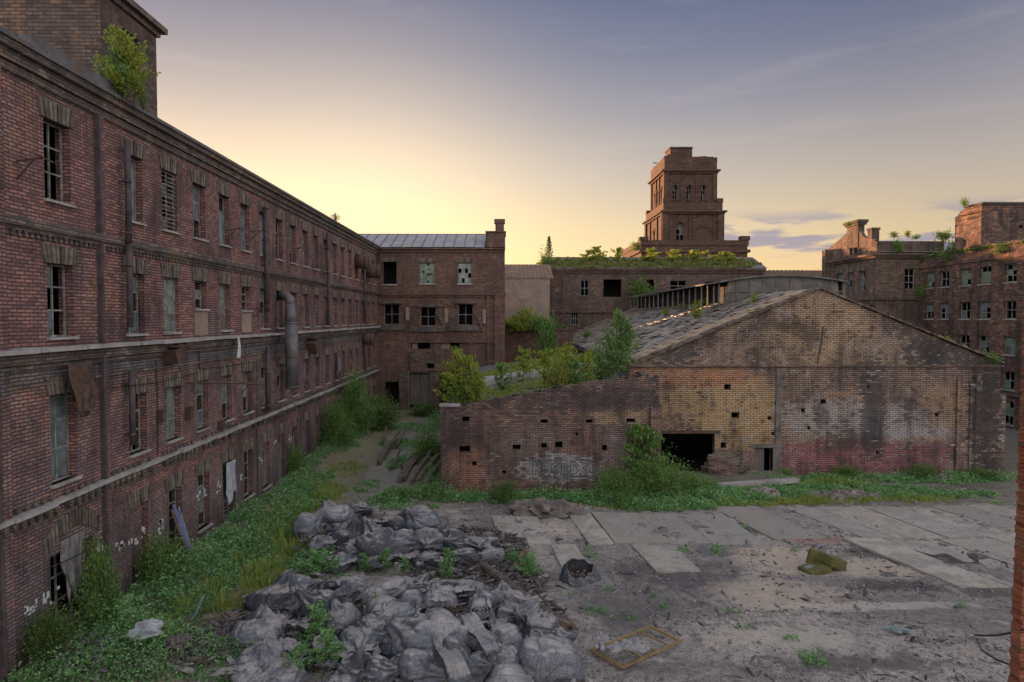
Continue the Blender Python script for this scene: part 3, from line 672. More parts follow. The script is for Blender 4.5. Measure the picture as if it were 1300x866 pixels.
hang('rag', 'ragged grey curtain hanging in the nearest arched ground floor opening', 'curtain', 'rag', FL, 24.6, 25.9, 1.0, 3.7, .02, amp=.10, taper=.4, frag=.9)
hang('rag', 'tattered pale cloth over the ground floor window with iron bars', 'cloth', 'sheet', FL, 39.3, 40.6, .6, 3.4, .08, amp=.08, frag=.7)
hang('rag', 'dark rags hanging under the bricked window far along the left wall', 'cloth', 'rag', FL, 64.8, 65.6, 6.0, 8.2, .3, amp=.1, frag=.8)
# planks leaning in the doorway
for i, (dy, mt, lb) in enumerate(((-.45, 'wood', 'narrow brown plank leaning in the ground floor doorway beside the blue boards'), (-.2, 'blue', 'left blue board leaning in the ground floor doorway'),
                                  (.1, 'blue', 'right blue board leaning in the ground floor doorway'), (.4, 'timber', 'grey plank leaning at the right of the blue boards'))):
    y = 33.3 + dy; mb = MB(); mb.bar((XL + .9 - .1 * i, y, .05), (XL + .02, y + random.uniform(-.15, .15), 2.5 + .25 * sin(i * 2)), .2, .04, up=(1, 0, .3)); tag(mb.build('plank', M[mt], origin=(XL + .8, y, 0)), lb, 'plank', 'boards leaning in the doorway')

# ================================================================== BACK BUILDING
YB = 87.0; FBk = Face('y', YB, -1)
bx = lambda px: (px - 640) / 845 * YB
bz = lambda py: 12 + (404 - py) / 845 * YB
back = thing('workshop_building', (-8, YB, 0), 'three storey dark red brick building with grey metal roof closing the yard behind', 'building')
U = lambda l: [(bx(a), bx(b), bz(d), bz(c)) for a, b, c, d in l]
h3 = U([(487, 504, 333, 361), (533, 552, 334, 360), (581.6, 599, 334, 360)])
h2 = U([(488, 507, 386, 412), (534, 553, 390, 414), (582, 600.5, 386, 413)])
h1 = U([(488.6, 506, 485, 514.5), (519.5, 545.5, 474, 519), (559, 576, 476, 517), (522, 546, 435.5, 443), (559.5, 583, 435.5, 443), (542.5, 551.5, 461.5, 467.5)])
mb = MB(); FBk.wall(mb, XL - 16, bx(641), -.5, 21.2, h3 + h2 + h1, .6); mb.box(bx(641) - .6, bx(641), YB + .61, YB + 14, -.5, 21.2); mb.build('wall', M['brick_back'], back)
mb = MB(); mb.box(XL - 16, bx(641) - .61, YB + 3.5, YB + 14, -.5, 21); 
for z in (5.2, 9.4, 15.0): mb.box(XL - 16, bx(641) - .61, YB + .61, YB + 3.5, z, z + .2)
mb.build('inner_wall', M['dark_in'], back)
boxpart(back, FBk, 'cornice', 'brick_back', [(XL, bx(641) - .1, bz(321), bz(317.5), 0, .15), (XL, bx(641) - .1, bz(317.4), bz(315.5), 0, .4)])
boxpart(back, FBk, 'upper_string_course', 'brick_back', [(XL + .45, bx(642.5), bz(375), bz(371.5), 0, .3), (XL + .45, bx(641.5), bz(377.5), bz(375.1), 0, .14)])
boxpart(back, FBk, 'lower_string_course', 'brick_back', [(bx(520), bx(628), bz(435), bz(433), 0, .25)])
boxpart(back, FBk, 'corner_pier', 'brick_back', [(bx(628), bx(641), -.5, bz(372), 0, .45), (bx(618), bx(622), 0, bz(376), 0, .2)], True)
boxpart(back, FBk, 'dentil_course', 'brick_back', [(x, x + .22, bz(390), bz(387), 0, .15) for c in ((509, 532), (555, 580), (602, 616)) for x in np.arange(bx(c[0]), bx(c[1]), .42)], stuff=True)
for i, (a, b_, z0, z1) in enumerate(h3):
    lintel(back, FBk, a - .2, b_ + .2, z1 + .02, z1 + .6, 9, .06, .1); sill(back, FBk, a, b_, z0, .15, .18)
    if i == 1: window(back, FBk, a, b_, z0, z1, 'glassblock', .2, .08, gm='glass_green', cols=6, rows=8, sub=False)
    if i == 2: window(back, FBk, a, b_, z0, z1, 'grid', .2, .25, gm='glass', cols=4, rows=4, sub=False)
for i, (a, b_, z0, z1) in enumerate(h2):
    boxpart(back, FBk, 'window_hood', 'brick_trim', [(a - .5, b_ + .5, z1 + .05, z1 + .25, 0, .35), (a - .3, b_ + .3, z1 + .25, z1 + .4, 0, .2)])
    boxpart(back, FBk, 'apron_panel', 'brick_trim', [(a - .9, b_ + .9, z0 - .75, z0 - .1, 0, .25)])
    if i: 
        mb = MB(); c = (a + b_) / 2; zc_ = z0 - .75
        for s_ in (-1, 1):
            for k in range(10):
                t = R(60) * k / 10; t2 = R(60) * (k + .86) / 10
                mb.prism([FBk.p(c + s_ * rx_ * cos(t_), zc_ + rz2 * sin(t_), .3) for rx_, rz2, t_ in ((1.95, 2.7, t), (2.3, 3.1, t), (2.3, 3.1, t2), (1.95, 2.7, t2))], (0, .3, 0))
        mb.build('arch_rib', M['brick_trim'], back)
    window(back, FBk, a, b_, z0, z1, 'open', .3, cols=2, rows=2)
for (px, py) in ((518, 398), (567, 401), (615, 402)): 
    boxpart(back, FBk, 'bracket_column', 'plaster', [(bx(px) - .22, bx(px) + .22, bz(py) - .9, bz(py) + .5, 0, .2), (bx(px) - .3, bx(px) + .3, bz(py) + .5, bz(py) + .7, 0, .28), (bx(px) - .15, bx(px) + .15, bz(py) + .7, bz(py) + 1.0, 0, .15)])
# two-leaf door and boarded hatch, box bay above it
a, b_, z0, z1 = h1[1]
mid = (a + b_) / 2; dr = boxpart(back, FBk, 'door', 'door', [(a + .06, mid - .03, z0 + .5, z1 - .1, -.42, -.36)])
it = [(a + .06 + k * .3, a + .085 + k * .3, z0 + .55, z1 - .2, -.36, -.345) for k in range(1, 4)]; boxpart(back, FBk, 'door_batten', 'wood', it, True)
boxpart(back, FBk, 'door', 'door', [(mid + .03, b_ - .06, z0 + .5, z1 - .1, -.42, -.36)])
boxpart(back, FBk, 'door_frame', 'timber', [(a - .12, a, z0, z1 + .1, -.3, .06), (b_, b_ + .12, z0, z1 + .1, -.3, .06), (a - .12, b_ + .12, z1 + .1, z1 + .28, -.3, .1)])
boxpart(back, FBk, 'box_bay', 'brick_dark', [(bx(521.5), bx(542), bz(471), bz(446), 0, .5), (bx(551.7), bx(564), bz(471), bz(446), 0, .5), (bx(542), bx(551.7), bz(461), bz(446), 0, .5), (bx(542), bx(551.7), bz(471), bz(468), 0, .5)])
boxpart(back, FBk, 'door_pier', 'brick_dark', [(bx(507.5), bx(518.5), 0, bz(472), 0, .3), (bx(546.8), bx(557.5), 0, bz(472), 0, .35)], True)
boxpart(back, FBk, 'hatch_board', 'plaster', [(bx(523), bx(530), bz(443), bz(436), -.3, -.2), (bx(560), bx(571), bz(443), bz(436), -.3, -.2)], True)
# roof: sheets with standing seams, each sheet a part
e0, r0 = bz(315.4), 23.6; yR = YB + 6.5; xa, xb = -21.5, bx(616)
n = 14
for i in range(n):
    x0 = xa + (xb - xa) * i / n; x1 = xa + (xb - xa) * (i + 1) / n; j = random.uniform(-.02, .02)
    mb = MB(); mb.prism([(x0 + .02, YB - .45, e0 + .05 + j), (x1 - .02, YB - .45, e0 + .05 + j), (x1 - .02, yR, r0 + .05 + j), (x0 + .02, yR, r0 + .05 + j)], (0, 0, .05)); mb.build('roof_sheet', M['roofmetal'], back)
mb = MB()
for i in range(n + 1): x0 = xa + (xb - xa) * i / n; mb.bar((x0, YB - .45, e0 + .13), (x0, yR, r0 + .13), .06, .12)
mb.bar((xa, yR, r0 + .1), (xb, yR, r0 + .1), .25, .12); mb.build('roof_seam', M['metal'], back)
mb = MB(); mb.prism([(xa, YB - .3, e0 - .02), (xa, yR, r0), (xa, YB + 13.8, e0 - .02)], (xb - xa, 0, 0)); mb.build('roof_frame', M['dark_in'], back)
mb = MB(); mb.box(bx(618), bx(641.5), YB - .3, YB + 5, 21.2, bz(296)); mb.box(bx(616.5), bx(642.5), YB - .45, YB + 5.2, bz(296), bz(294.5)); mb.build('parapet', M['brick_back'], back)
mb = MB(); mb.box(bx(629), bx(640), YB, YB + 1.1, bz(294.5), bz(284)); mb.box(bx(627.6), bx(641.2), YB - .12, YB + 1.2, bz(284), bz(279)); mb.build('chimney', M['brick_back'], back)

# ================================================================== PLAIN WALL BUILDING AND GARDEN WALL BETWEEN
shed = thing('plain_shed', (3.6, 108, 0), 'plain buff rendered shed with brown roof between the back building and the tower building', 'building')
Fs = Face('y', 108, -1); sx = lambda p_: (p_ - 640) / 845 * 108
mb = MB(); Fs.wall(mb, -3, 7.4, -.5, 18.0, (), .5, top=lambda u: 18.4, step=1); mb.box(-3, 7.4, 108.5, 120, -.5, 18); mb.build('wall', M['plaster'], shed)
mb = MB(); mb.prism([(-3.2, 107.9, 18.35), (8, 107.9, 18.35), (8, 117, 21.2), (-3.2, 117, 21.2)], (0, 0, .2)); mb.build('roof', M['corrug'], shed)
mb = MB()
for x in np.arange(-3, 8, .7): mb.bar((x, 107.85, 18.6), (x, 117, 21.45), .12, .07)
mb.build('roof_ridge', M['corrug'], shed)
gw = thing('low_brick_wall', (2.5, 92, 0), 'low dark brick wall in front of the buff shed with plants along its top', 'wall'); Fg = Face('y', 92, -1)
mb = MB(); Fg.wall(mb, -2, 9.5, -.5, 10.3, (), .6); mb.build('wall', M['brick_back'], gw); boxpart(gw, Fg, 'coping', 'brick_dark', [(-2.1, 9.6, 10.3, 10.6, -.7, .12)])
mb = MB(); mb.box(-2, 9, 92.7, 107.5, 9.7, 10.2); mb.build('roof_deck', M['felt'], gw)

# ================================================================== TOWER-SIDE BUILDING (long ruin with weeds on its roof)
YM = 118.0; FM = Face('y', YM, -1); mx = lambda p_: (p_ - 640) / 845 * YM; mz = lambda p_: 12 + (404 - p_) / 845 * YM
ruin = thing('ruined_hall', (25, YM, 0), 'long dark brick hall with empty windows and a weedy roof in front of the tower', 'building')
hm = [(mx(a), mx(b), mz(d), mz(c)) for a, b, c, d in ((737, 747.5, 356, 376), (766, 789, 355, 377), (821, 831, 355, 369), (851, 872, 356, 370), (896, 911, 357.5, 366), (725, 734, 396, 413))]
mb = MB(); FM.wall(mb, mx(694), 46, -.5, 20.6, hm, .6)
FMs = Face('x', mx(694), -1); mb.box(mx(694), mx(694) + .6, YM + .61, YM + 23, -.5, 20.6)
Fr = Face('y', YM + 23, -1); Fr.wall(mb, mx(694), 46, -.5, 20.6, [(22.9, 24.7, 16.3, 18.6)], .5); mb.box(45.4, 46, YM + .61, YM + 23, -.5, 20.6); mb.build('wall', M['brick_dark'], ruin)
mb = MB(); mb.box(mx(694) + .61, 22.0, YM + 6, YM + 6.3, -.5, 20.3); mb.box(27, 45.3, YM + 6, YM + 6.3, -.5, 20.3); mb.box(mx(694) + .61, 45.3, YM + .61, YM + 22.9, 12.6, 12.9); mb.build('inner_wall', M['dark_in'], ruin)
boxpart(ruin, FM, 'cornice', 'brick_dark', [(mx(692), 46.2, 20.0, 20.4, 0, .3), (mx(691), 46.3, 20.4, 20.75, 0, .6)])
boxpart(ruin, FM, 'string_course', 'brick_dark', [(mx(694), 30, mz(397), mz(394), 0, .3)])
boxpart(ruin, FM, 'pilaster', 'brick_dark', [(mx(694), mx(698), 0, 20, 0, .25), (mx(714), mx(716), 0, 20, 0, .2), (mx(800), mx(803), 0, 20, 0, .2)], True)
mb = MB(); mb.prism([(mx(690), YM - .7, 20.76), (mx(690), YM + 6.5, 23.4), (mx(690), YM + 23.5, 20.76)], (46.5 - mx(690), 0, 0)); mb.build('roof', M['felt'], ruin)
for i, h in enumerate(hm):
    if i in (0, 3, 5): window(ruin, FM, *h, 'open', .3, cols=2 if i != 5 else 3, rows=2, fw=.12)

# ================================================================== WATER TOWER
tower = thing('water_tower', (42, 155, 0), 'tall square red brick water tower with crumbling parapet rising over the hall', 'tower')
def block(name, x0, x1, y0, y1, z0, z1, m='brick_tower'): mb = MB(); mb.box(x0, x1, y0, y1, z0, z1); return mb.build(name, M[m], tower)
def ring(name, x0, x1, y0, y1, z0, z1, t, m='brick_tower'):
    mb = MB(); mb.box(x0, x1, y0, y0 + t, z0, z1); mb.box(x0, x1, y1 - t, y1, z0, z1); mb.box(x0, x0 + t, y0 + t, y1 - t, z0, z1); mb.box(x1 - t, x1, y0 + t, y1 - t, z0, z1); return mb.build(name, M[m], tower)
block('base_block', 29.4, 52.3, 143, 166, -.5, 27.6); block('base_cornice', 28.9, 52.8, 142.5, 166.5, 26.1, 26.7); ring('base_parapet', 29.2, 52.5, 142.8, 166.2, 27.6, 28.7, .6)
block('base_merlon', 50.8, 52.7, 142.6, 144.4, 28.7, 29.6); block('base_merlon', 29.0, 30.9, 142.6, 144.4, 28.7, 29.4)
xA, xB, yA, yB = 36.0, 47.4, 149.6, 163.0
def arched(fc, u, z0, z1, w, n=8):
    pts = [fc.p(u - w, z0, .02), fc.p(u + w, z0, .02)] + [fc.p(u + w * cos(pi * i / n), z1 - w + w * sin(pi * i / n), .02) for i in range(n + 1)]
    return pts
def shaft(x0, x1, y0, y1, z0, z1, openF, openL, pz=(), name='shaft'):
    Ff = Face('y', y0, -1); Fl = Face('x', x0, -1); mb = MB()
    Ff.wall(mb, x0, x1, z0, z1, [o[:4] for o in openF], .7); Fl.wall(mb, y0 + .7, y1, z0, z1, [o[:4] for o in openL], .7)
    mb.box(x1 - .7, x1, y0 + .71, y1, z0, z1); mb.box(x0 + .71, x1 - .71, y1 - .7, y1 - .01, z0, z1); mb.build(name + '_wall', M['brick_tower'], tower)
    mb = MB(); mb.box(x0 + 2.2, x1 - 2.2, y0 + 2.2, y1 - 2.2, z0, z1); mb.build(name + '_core', M['dark_in'], tower)
    for fc, ops in ((Ff, openF), (Fl, openL)):
        for o in ops:
            a, b_, c, d = o[:4]; w = b_ - a; um = (a + b_) / 2; mb = MB(); n = 8
            # arch head: spandrels fill the square top of the hole
            for s_ in (-1, 1):
                arc = [fc.p(um + s_ * w / 2 * cos(pi / 2 * k / n), d - w / 2 + w / 2 * sin(pi / 2 * k / n), -.1) for k in range(n + 1)]
                mb.prism([fc.p(um + s_ * w / 2, d, -.1)] + arc, fc.p(0, 0, -.6) - fc.p(0, 0, -.1))
            for k in range(9):
                t, t2 = pi * k / 9, pi * (k + .85) / 9
                mb.prism([fc.p(um + r_ * cos(q), d - w / 2 + r_ * sin(q), .14) for r_, q in ((w / 2, t), (w / 2 + .45, t), (w / 2 + .45, t2), (w / 2, t2))], fc.p(0, 0, 0) - fc.p(0, 0, .14))
            fc.box(mb, a - .3, b_ + .3, c - .3, c, 0, .2); mb.build('window_arch', M['brick_tower'], tower)
            window(tower, fc, a, b_, c, d - w * .1, 'sash', .5, .8, fw=.1, sub=False, gm='door')
    return Ff, Fl
s = 149.6 / 845; tx = lambda p_: (p_ - 640) * s; tz = lambda p_: 12 + (404 - p_) * s
wl_ = [(tx(a), tx(b), tz(254), tz(236)) for a, b in ((853, 859), (871, 877), (889, 895))]
Ff, Fl = shaft(xA, xB, yA, yB, 35, 45.0, wl_, [(152.4, 153.5, tz(254), tz(236)), (155.6, 156.7, tz(254), tz(236)), (158.8, 159.9, tz(254), tz(236))], name='upper_shaft')
boxpart(tower, Ff, 'pilaster', 'brick_tower', [(xA - .25, xA + .7, 37, 44.3, 0, .3), (xB - .7, xB + .25, 37, 44.3, 0, .3), (tx(864), tx(866), 37, 44.3, 0, .25), (tx(882), tx(884), 37, 44.3, 0, .25)], True)
boxpart(tower, Fl, 'pilaster', 'brick_tower', [(yA - .25, yA + .8, 37, 44.3, 0, .3), (yB - .8, yB, 37, 44.3, 0, .3), (154.3, 154.8, 37, 44.3, 0, .25), (157.5, 158, 37, 44.3, 0, .25)], True)
block('upper_cornice', xA - .4, xB + .4, yA - .4, yB + .4, 44.3, 44.75); block('upper_cornice', xA - .85, xB + .85, yA - .85, yB + .85, 44.75, 45.15)
block('attic', xA - .2, xB + .2, yA - .2, yB + .2, 45.15, 46.6); ring('attic_parapet', xA - .22, xB + .22, yA - .22, yB + .22, 46.6, 47.9, .6)
mb = MB()
for i in range(26):
    u = xA - .3 + (xB - xA + .5) * i / 26; h = random.choice((.1, .15, .2, .25)) if i < 24 else 0
    if h: mb.box(u, u + .44, yA - .2, yA + .2, 47.9, 47.9 + h)
    v = yA + (yB - yA) * i / 26
    if h: mb.box(xA - .2, xA + .15, v + .25, v + .7, 47.9, 47.9 + h * .8)
tag(mb.build('crumbling_top', M['brick_tower'], tower), kind='stuff')
block('turret', tx(852.5), tx(880.5), 151.5, 156, 47, tz(190) + .5); block('turret', tx(848.5), tx(852.4), 151.5, 156, 47, tz(195)); block('turret_cap', tx(851.8), tx(881), 151.3, 156.2, tz(190) + .5, tz(190) + .8)
x0, x1, y0, y1 = 35.1, 48.2, 147.2, 165.2
s = y0 / 845
Gf, Gl = shaft(x0, x1, y0, y1, 27.6, 35.6, [(tx(858), tx(868.5), tz(306), tz(283))], [(155.2, 156.8, 28.6, 32.6)], name='lower_shaft')
boxpart(tower, Gf, 'pilaster', 'brick_tower', [(x0 - .3, x0 + 1.0, 28, 34.9, 0, .45), (x1 - 1.0, x1 + .3, 28, 34.9, 0, .45), (tx(874), tx(876.5), 28, 34.9, 0, .3), (tx(905), tx(907), 28, 34.9, 0, .3)], True)
boxpart(tower, Gl, 'pilaster', 'brick_tower', [(y0, y0 + 1.2, 28, 34.9, 0, .4), (y1 - 1.4, y1, 28, 34.9, 0, .4), (152.2, 152.9, 28, 34.9, 0, .3), (159.4, 160.1, 28, 34.9, 0, .3)], True)
um = (tx(879) + tx(903)) / 2; mb = MB()
for k in range(14): t = pi * (.12 + .76 * k / 14); t2 = t + .13; mb.prism([Gf.p(um + r_ * cos(q), 29.5 + r_ * sin(q), .2) for r_, q in ((2.6, t), (3.2, t), (3.2, t2), (2.6, t2))], (0, .2, 0))
mb.build('blind_arch', M['brick_tower'], tower)
block('lower_cornice', x0 - .4, x1 + .4, y0 - .5, y1 + .4, 34.9, 35.3); block('lower_cornice', x0 - .8, x1 + .8, y0 - .9, y1 + .8, 35.3, 35.65)
ring('terrace_parapet', x0, x1, y0 - .05, y1, 35.65, 37.5, .6); 
for cx_, cy_ in ((x0, y0), (x1 - 1.2, y0), (x0, y1 - 1.2)): block('terrace_merlon', cx_ - .1, cx_ + 1.3, cy_ - .15, cy_ + 1.2, 37.5, 38.4)

# ================================================================== FAR METAL-ROOFED SHED
fs = thing('far_shed', (58, 138, 0), 'far low shed with corrugated metal roof seen between tower and gabled house', 'building')
mb = MB(); mb.box(46.5, 86, 135, 158, -.5, 19.4); mb.build('wall', M['brick_dark'], fs)
mb = MB(); mb.prism([(46.4, 134.5, 19.4), (88, 134.5, 19.4), (88, 146, 22.3), (46.4, 146, 22.3)], (0, 0, .15)); mb.build('roof', M['corrug'], fs)
mb = MB()
for x in np.arange(46.5, 88, .9): mb.bar((x, 134.5, 19.65), (x, 146, 22.55), .22, .16)
mb.build('roof_ridge', M['corrug'], fs)
# ================================================================== HOUSE AND RIGHT BUILDING
XR = 55.0; FR = Face('x', XR, -1)
right = thing('mill_building', (XR + 3, 72, 0), 'crumbling five storey brick building at the right edge with rows of broken windows', 'building')
ry = lambda px: XR * 845 / (px - 640)
rz = lambda px, py: 12 + (404 - py) * XR / (px - 640)
cols_ = [(1178, 1189), (1195.5, 1208), (1221.5, 1236), (1246.6, 1262), (1279, 1295)]
cols_y = [(ry(b), ry(a)) for a, b in cols_] + [(66.6, 68.4), (62.5, 64.3), (58.5, 60.3), (54.5, 56.3)]
rows_z = [(15.9, 17.9), (11.9, 13.9), (8.0, 10.0), (4.2, 6.2), (.4, 3.0)]
holes = [(a, b_, c, d) for a, b_ in cols_y for c, d in rows_z]
topf = lambda u: 19.9 + .22 * sin(u * 1.7) + .13 * sin(u * 5.1) + (.35 if u < 84 else -.5)
mb = MB(); FR.wall(mb, 50, 88.2, -.5, 20.0, holes, .55, top=topf, step=.9); mb.build('wall', M['brick_right'], right)
mb = MB(); mb.box(XR + 4, XR + 18, 50, 88, -.5, 19.6); 
for z in (3.6, 7.4, 11.3, 15.3, 19.2): mb.box(XR + .56, XR + 4, 50, 88, z, z + .2)
mb.build('inner_wall', M['dark_in'], right)
for a, b_ in cols_y:
    for j, (c, d) in enumerate(rows_z):
        st = random.choice(('sash', 'grid', 'sash', 'open')); window(right, FR, a, b_, c, d, st, .25, .35, gm=random.choice(('glass', 'glass_pale', 'glass_green')), sub=j < 3 and b_ > 68, fw=.1, cols=2, rows=2)
        sill(right, FR, a, b_, c, .1, .12)
boxpart(right, FR, 'string_course', 'brick_right', [(50, 88, 18.55, 18.75, -.02, .12), (50, 88, 3.5, 3.7, -.02, .12)])
mb = MB(); FT = Face('x', XR + .15, -1)
FT.wall(mb, 77.3, 81.2, 18.9, 25.2, (), .6, top=lambda u: 25.15 - .55 * max(0, u - 79.6) + .06 * sin(u * 9), step=.4); F5 = Face('y', 76.7, -1); F5.wall(mb, XR + .15, XR + 16, 18.9, 25.6, [(59.6, 60, 22.4, 22.8), (63, 63.4, 22.3, 22.7)], .6, top=lambda u: 25.25 + .05 * sin(u * 2.2), step=1); mb.build('roof_block_wall', M['brick_right'], right)
mb = MB(); mb.box(XR + .9, XR + 15.9, 77.5, 81, 18.9, 25); mb.build('roof_block_core', M['dark_in'], right)
boxpart(right, FT, 'roof_block_ledge', 'brick_right', [(76.3, 79.9, 24.3, 24.8, -.02, .3), (76.5, 80.8, 23.8, 24.1, -.02, .18)])
mb = MB(); mb.box(XR + .1, XR + 16, 76.5, 79.8, 25.22, 25.4); mb.build('roof_block_coping', M['felt'], right)
mb = MB(); mb.box(XR + .56, XR + 18, 50, 88, 19.4, 19.7); mb.build('roof', M['felt'], right)

XH, YH = 49.4, 88.0; FHx = Face('x', XH, -1); FHy = Face('y', YH, -1)
house = thing('gabled_house', (XH + 3, YH + 6, 0), 'tan brick building with pediment and flared chimney beside the right building', 'building')
hy = lambda px: XH * 845 / (px - 640); hz_ = lambda px, py: 12 + (404 - py) * XH / (px - 640)
hh = [(hy(1072.5), hy(1064), hz_(1068, 372), hz_(1068, 347)), (hy(1085), hy(1077.7), hz_(1081, 376), hz_(1081, 346)), (hy(1100), hy(1091.4), hz_(1096, 370), hz_(1096, 344))]
yL, yR_ = YH, hy(1052.6)
ped = lambda u: float(np.interp(u, [yL, yL + 3.3, yL + 4.5, yL + 7.6, yR_], [22.35, 23.1, 24.2, 24.3, 22.6]))
mb = MB(); FHx.wall(mb, yL + .5, yR_, -.5, 22.25, hh + [(yL + 5.0, yL + 5.8, 20.9, 22.2), (yL + 6.2, yL + 7.0, 20.9, 22.2)], .5, top=ped, step=.6)
hh2 = [(53.2, 54.6, 15.8, 18.6), (51.9, 53.0, 8.0, 9.6)]
FHy.wall(mb, XH + .0, XH + 9, -.5, 22.2, hh2, .5); mb.box(XH + .5, XH + 9, yR_ - .5, yR_, -.5, 22); mb.build('wall', M['brick_house'], house)
mb = MB(); mb.box(XH + 3, XH + 14, yL + 3, yR_ - .6, -.5, 19.9); 
for z in (14, 19.6): mb.box(XH + .51, XH + 9, yL + .51, yR_ - .6, z, z + .2)
mb.build('inner_wall', M['dark_in'], house)
boxpart(house, FHx, 'cornice', 'brick_house', [(yL, yR_, 20.0, 20.3, 0, .3), (yL, yR_, 20.3, 20.6, 0, .55), (yL, yR_, 14.45, 14.75, 0, .25), (yL, yR_, 13.6, 13.8, 0, .15)])
boxpart(house, FHy, 'cornice', 'brick_house', [(XH - .3, XR + .6, 20.0, 20.3, 0, .3), (XH - .55, XR + .6, 20.3, 20.6, 0, .55), (XH - .25, XR + .1, 14.45, 14.75, 0, .25)])
boxpart(house, FHx, 'pilaster', 'brick_house', [(yR_ - .9, yR_, 0, 20, 0, .3), (yL + .51, yL + 1.1, 0, 20, 0, .15)], True)
boxpart(house, FHx, 'end_pier', 'brick_house', [(yR_ - .6, yR_ + .4, 16.5, 22.4, 0, .8)])
for h in hh: window(house, FHx, *h, 'sash', .25, .4, fw=.1); lintel(house, FHx, h[0] - .15, h[1] + .15, h[3] + .02, h[3] + .6, 7, .08, .1)
for h in hh2: window(house, FHy, *h, 'open', .25, fw=.12)
mb = MB(); y5 = yL + 4.6; mb.box(XH - .1, XH + .8, y5, y5 + 3.0, 21.9, 25.0); mb.box(XH - .3, XH + 1.0, y5 - .25, y5 + 3.3, 25.0, 25.3); mb.box(XH - .45, XH + 1.15, y5 - .4, y5 + 3.5, 25.3, 25.7); mb.build('chimney', M['brick_house'], house)
mb = MB(); mb.box(XH + .2, XH + 1.2, yL + 1.6, yL + 2.7, 21.5, 23.9); mb.box(XH + .1, XH + 1.3, yL + 1.5, yL + 2.8, 23.91, 24.2); mb.build('small_chimney', M['brick_dark'], house)
mb = MB(); mb.prism([(XH + .62, yL - .3, 20.75), (XH + .62, yL + 6.5, 22.9), (XH + .62, yR_, 20.75)], (19, 0, 0)); mb.build('roof', M['roofmetal'], house)

# ================================================================== WAREHOUSE
YW = 50.4; FW = Face('y', YW, -1); wx = lambda p_: (p_ - 640) / 845 * YW; wz = lambda p_: 12 + (404 - p_) / 845 * YW
ware = thing('gabled_warehouse', (24, YW, 0), 'wide abandoned warehouse with patchy tan and maroon brick gable and sagging slate roof', 'building')
XA_, XP, XE = 10.05, 23.98, 38.0; ZP, ZE = 14.2, 8.5
gab = lambda u: (ZP - (ZP - ZE) / (XP - XA_) * abs(u - XP)) + .05 * sin(u * 3.1) * (1 if abs(u - XP) > 1 else 0)
hw = [(11.9, 16.1, -.4, 3.2), (19.15, 20.55, -.4, 2.1)]
for (px, py, a, b_) in ((925.5, 492, .5, .42), (936, 528, .62, .45), (980, 532, .3, .28), (984.6, 552, .22, .25), (1049, 511, .4, .35), (921, 567, .4, .42), (1196, 528, .3, .35), (1023, 522, .3, .3), (1031, 545, .2, .25), (1120, 577, .28, .25), (989, 514, .26, .3), (1107, 492, .2, .25)):
    X = wx(px); Z = wz(py); hw.append((X - a / 2, X + a / 2, Z - b_ / 2, Z + b_ / 2))
dw = (wx(1219), wx(1236), -.4, wz(568)); 
mb = MB(); FW.wall(mb, XA_ - .6, XE, -.5, 8.5, hw + [dw], .6, top=lambda u: 8.5, cap=False)
FW.wall(mb, XA_ - .6, XE, 8.5, 14.3, (), .6, top=lambda u: max(gab(u), 8.5), step=.45)
mb.box(XE - .6, XE, YW + .61, 131, -.5, 8.45); mb.box(XA_, XE, 130.4, 131, -.5, 8.5); mb.box(XA_, XA_ + .5, YW + .61, 131, -.5, 8.35); mb.build('gable_wall', M['brick_gable'], ware)
mb = MB(); mb.box(XA_ + .6, XE - .7, 60, 60.3, -.4, 8.4); mb.box(XA_ + .6, XE - .7, YW + .62, 60, 3.9, 4.0); mb.box(XA_ + .6, XE - .7, YW + .1, 60, -.3, .1); mb.build('inner_wall', M['dark_in'], ware)
boxpart(ware, FW, 'bricked_door', 'brick_lean', [(dw[0] + .01, dw[1] - .01, dw[2], dw[3] - .01, -.4, -.2)])
boxpart(ware, FW, 'door_frame', 'sheet', [(dw[0] - .25, dw[1] + .25, dw[3], dw[3] + .12, -.02, .06), (dw[1] + .25, dw[1] + .85, 0, dw[3] - .05, -.02, .05)])
boxpart(ware, FW, 'string_course', 'brick_dark', [(XA_ - .6, XE, 8.28, 8.42, -.02, .14), (XA_ - .6, XE, 8.18, 8.28, -.02, .07)])
boxpart(ware, FW, 'concrete_strip', 'plaster_grey', [(20.75, 21.15, -.3, 8.17, -.02, .08)])
boxpart(ware, FW, 'opening_beam', 'rust', [(11.6, 16.5, 3.2, 3.42, -.3, .1)])
boxpart(ware, FW, 'door_lintel', 'plaster_grey', [(18.8, 21.3, 2.1, 2.32, -.3, .12), (20.55, 20.78, -.3, 2.1, -.3, .09)])
mb = MB(); mb.box(19.2, 20.0, YW + .25, YW + .3, .1, 2.0); mb.build('door', M['door'], ware)
mb = MB(); mb.tube([FW.p(wx(1047), wz(414), .06), FW.p(wx(1045), wz(436), .06), FW.p(wx(1040), wz(462), .06)], .045, 6); mb.build('iron_rod', M['rust'], ware)
mb = MB()
for a_, b_ in ((34.6, 37.9), ):
    u = a_
    while u < b_: w = random.uniform(.3, .7); mb.box(u, u + w, YW - random.uniform(.06, .3), YW + .1, -.3, random.uniform(6.2, 8.4)); u += w
mb.build('crumbling_pier', M['brick_gable'], ware)
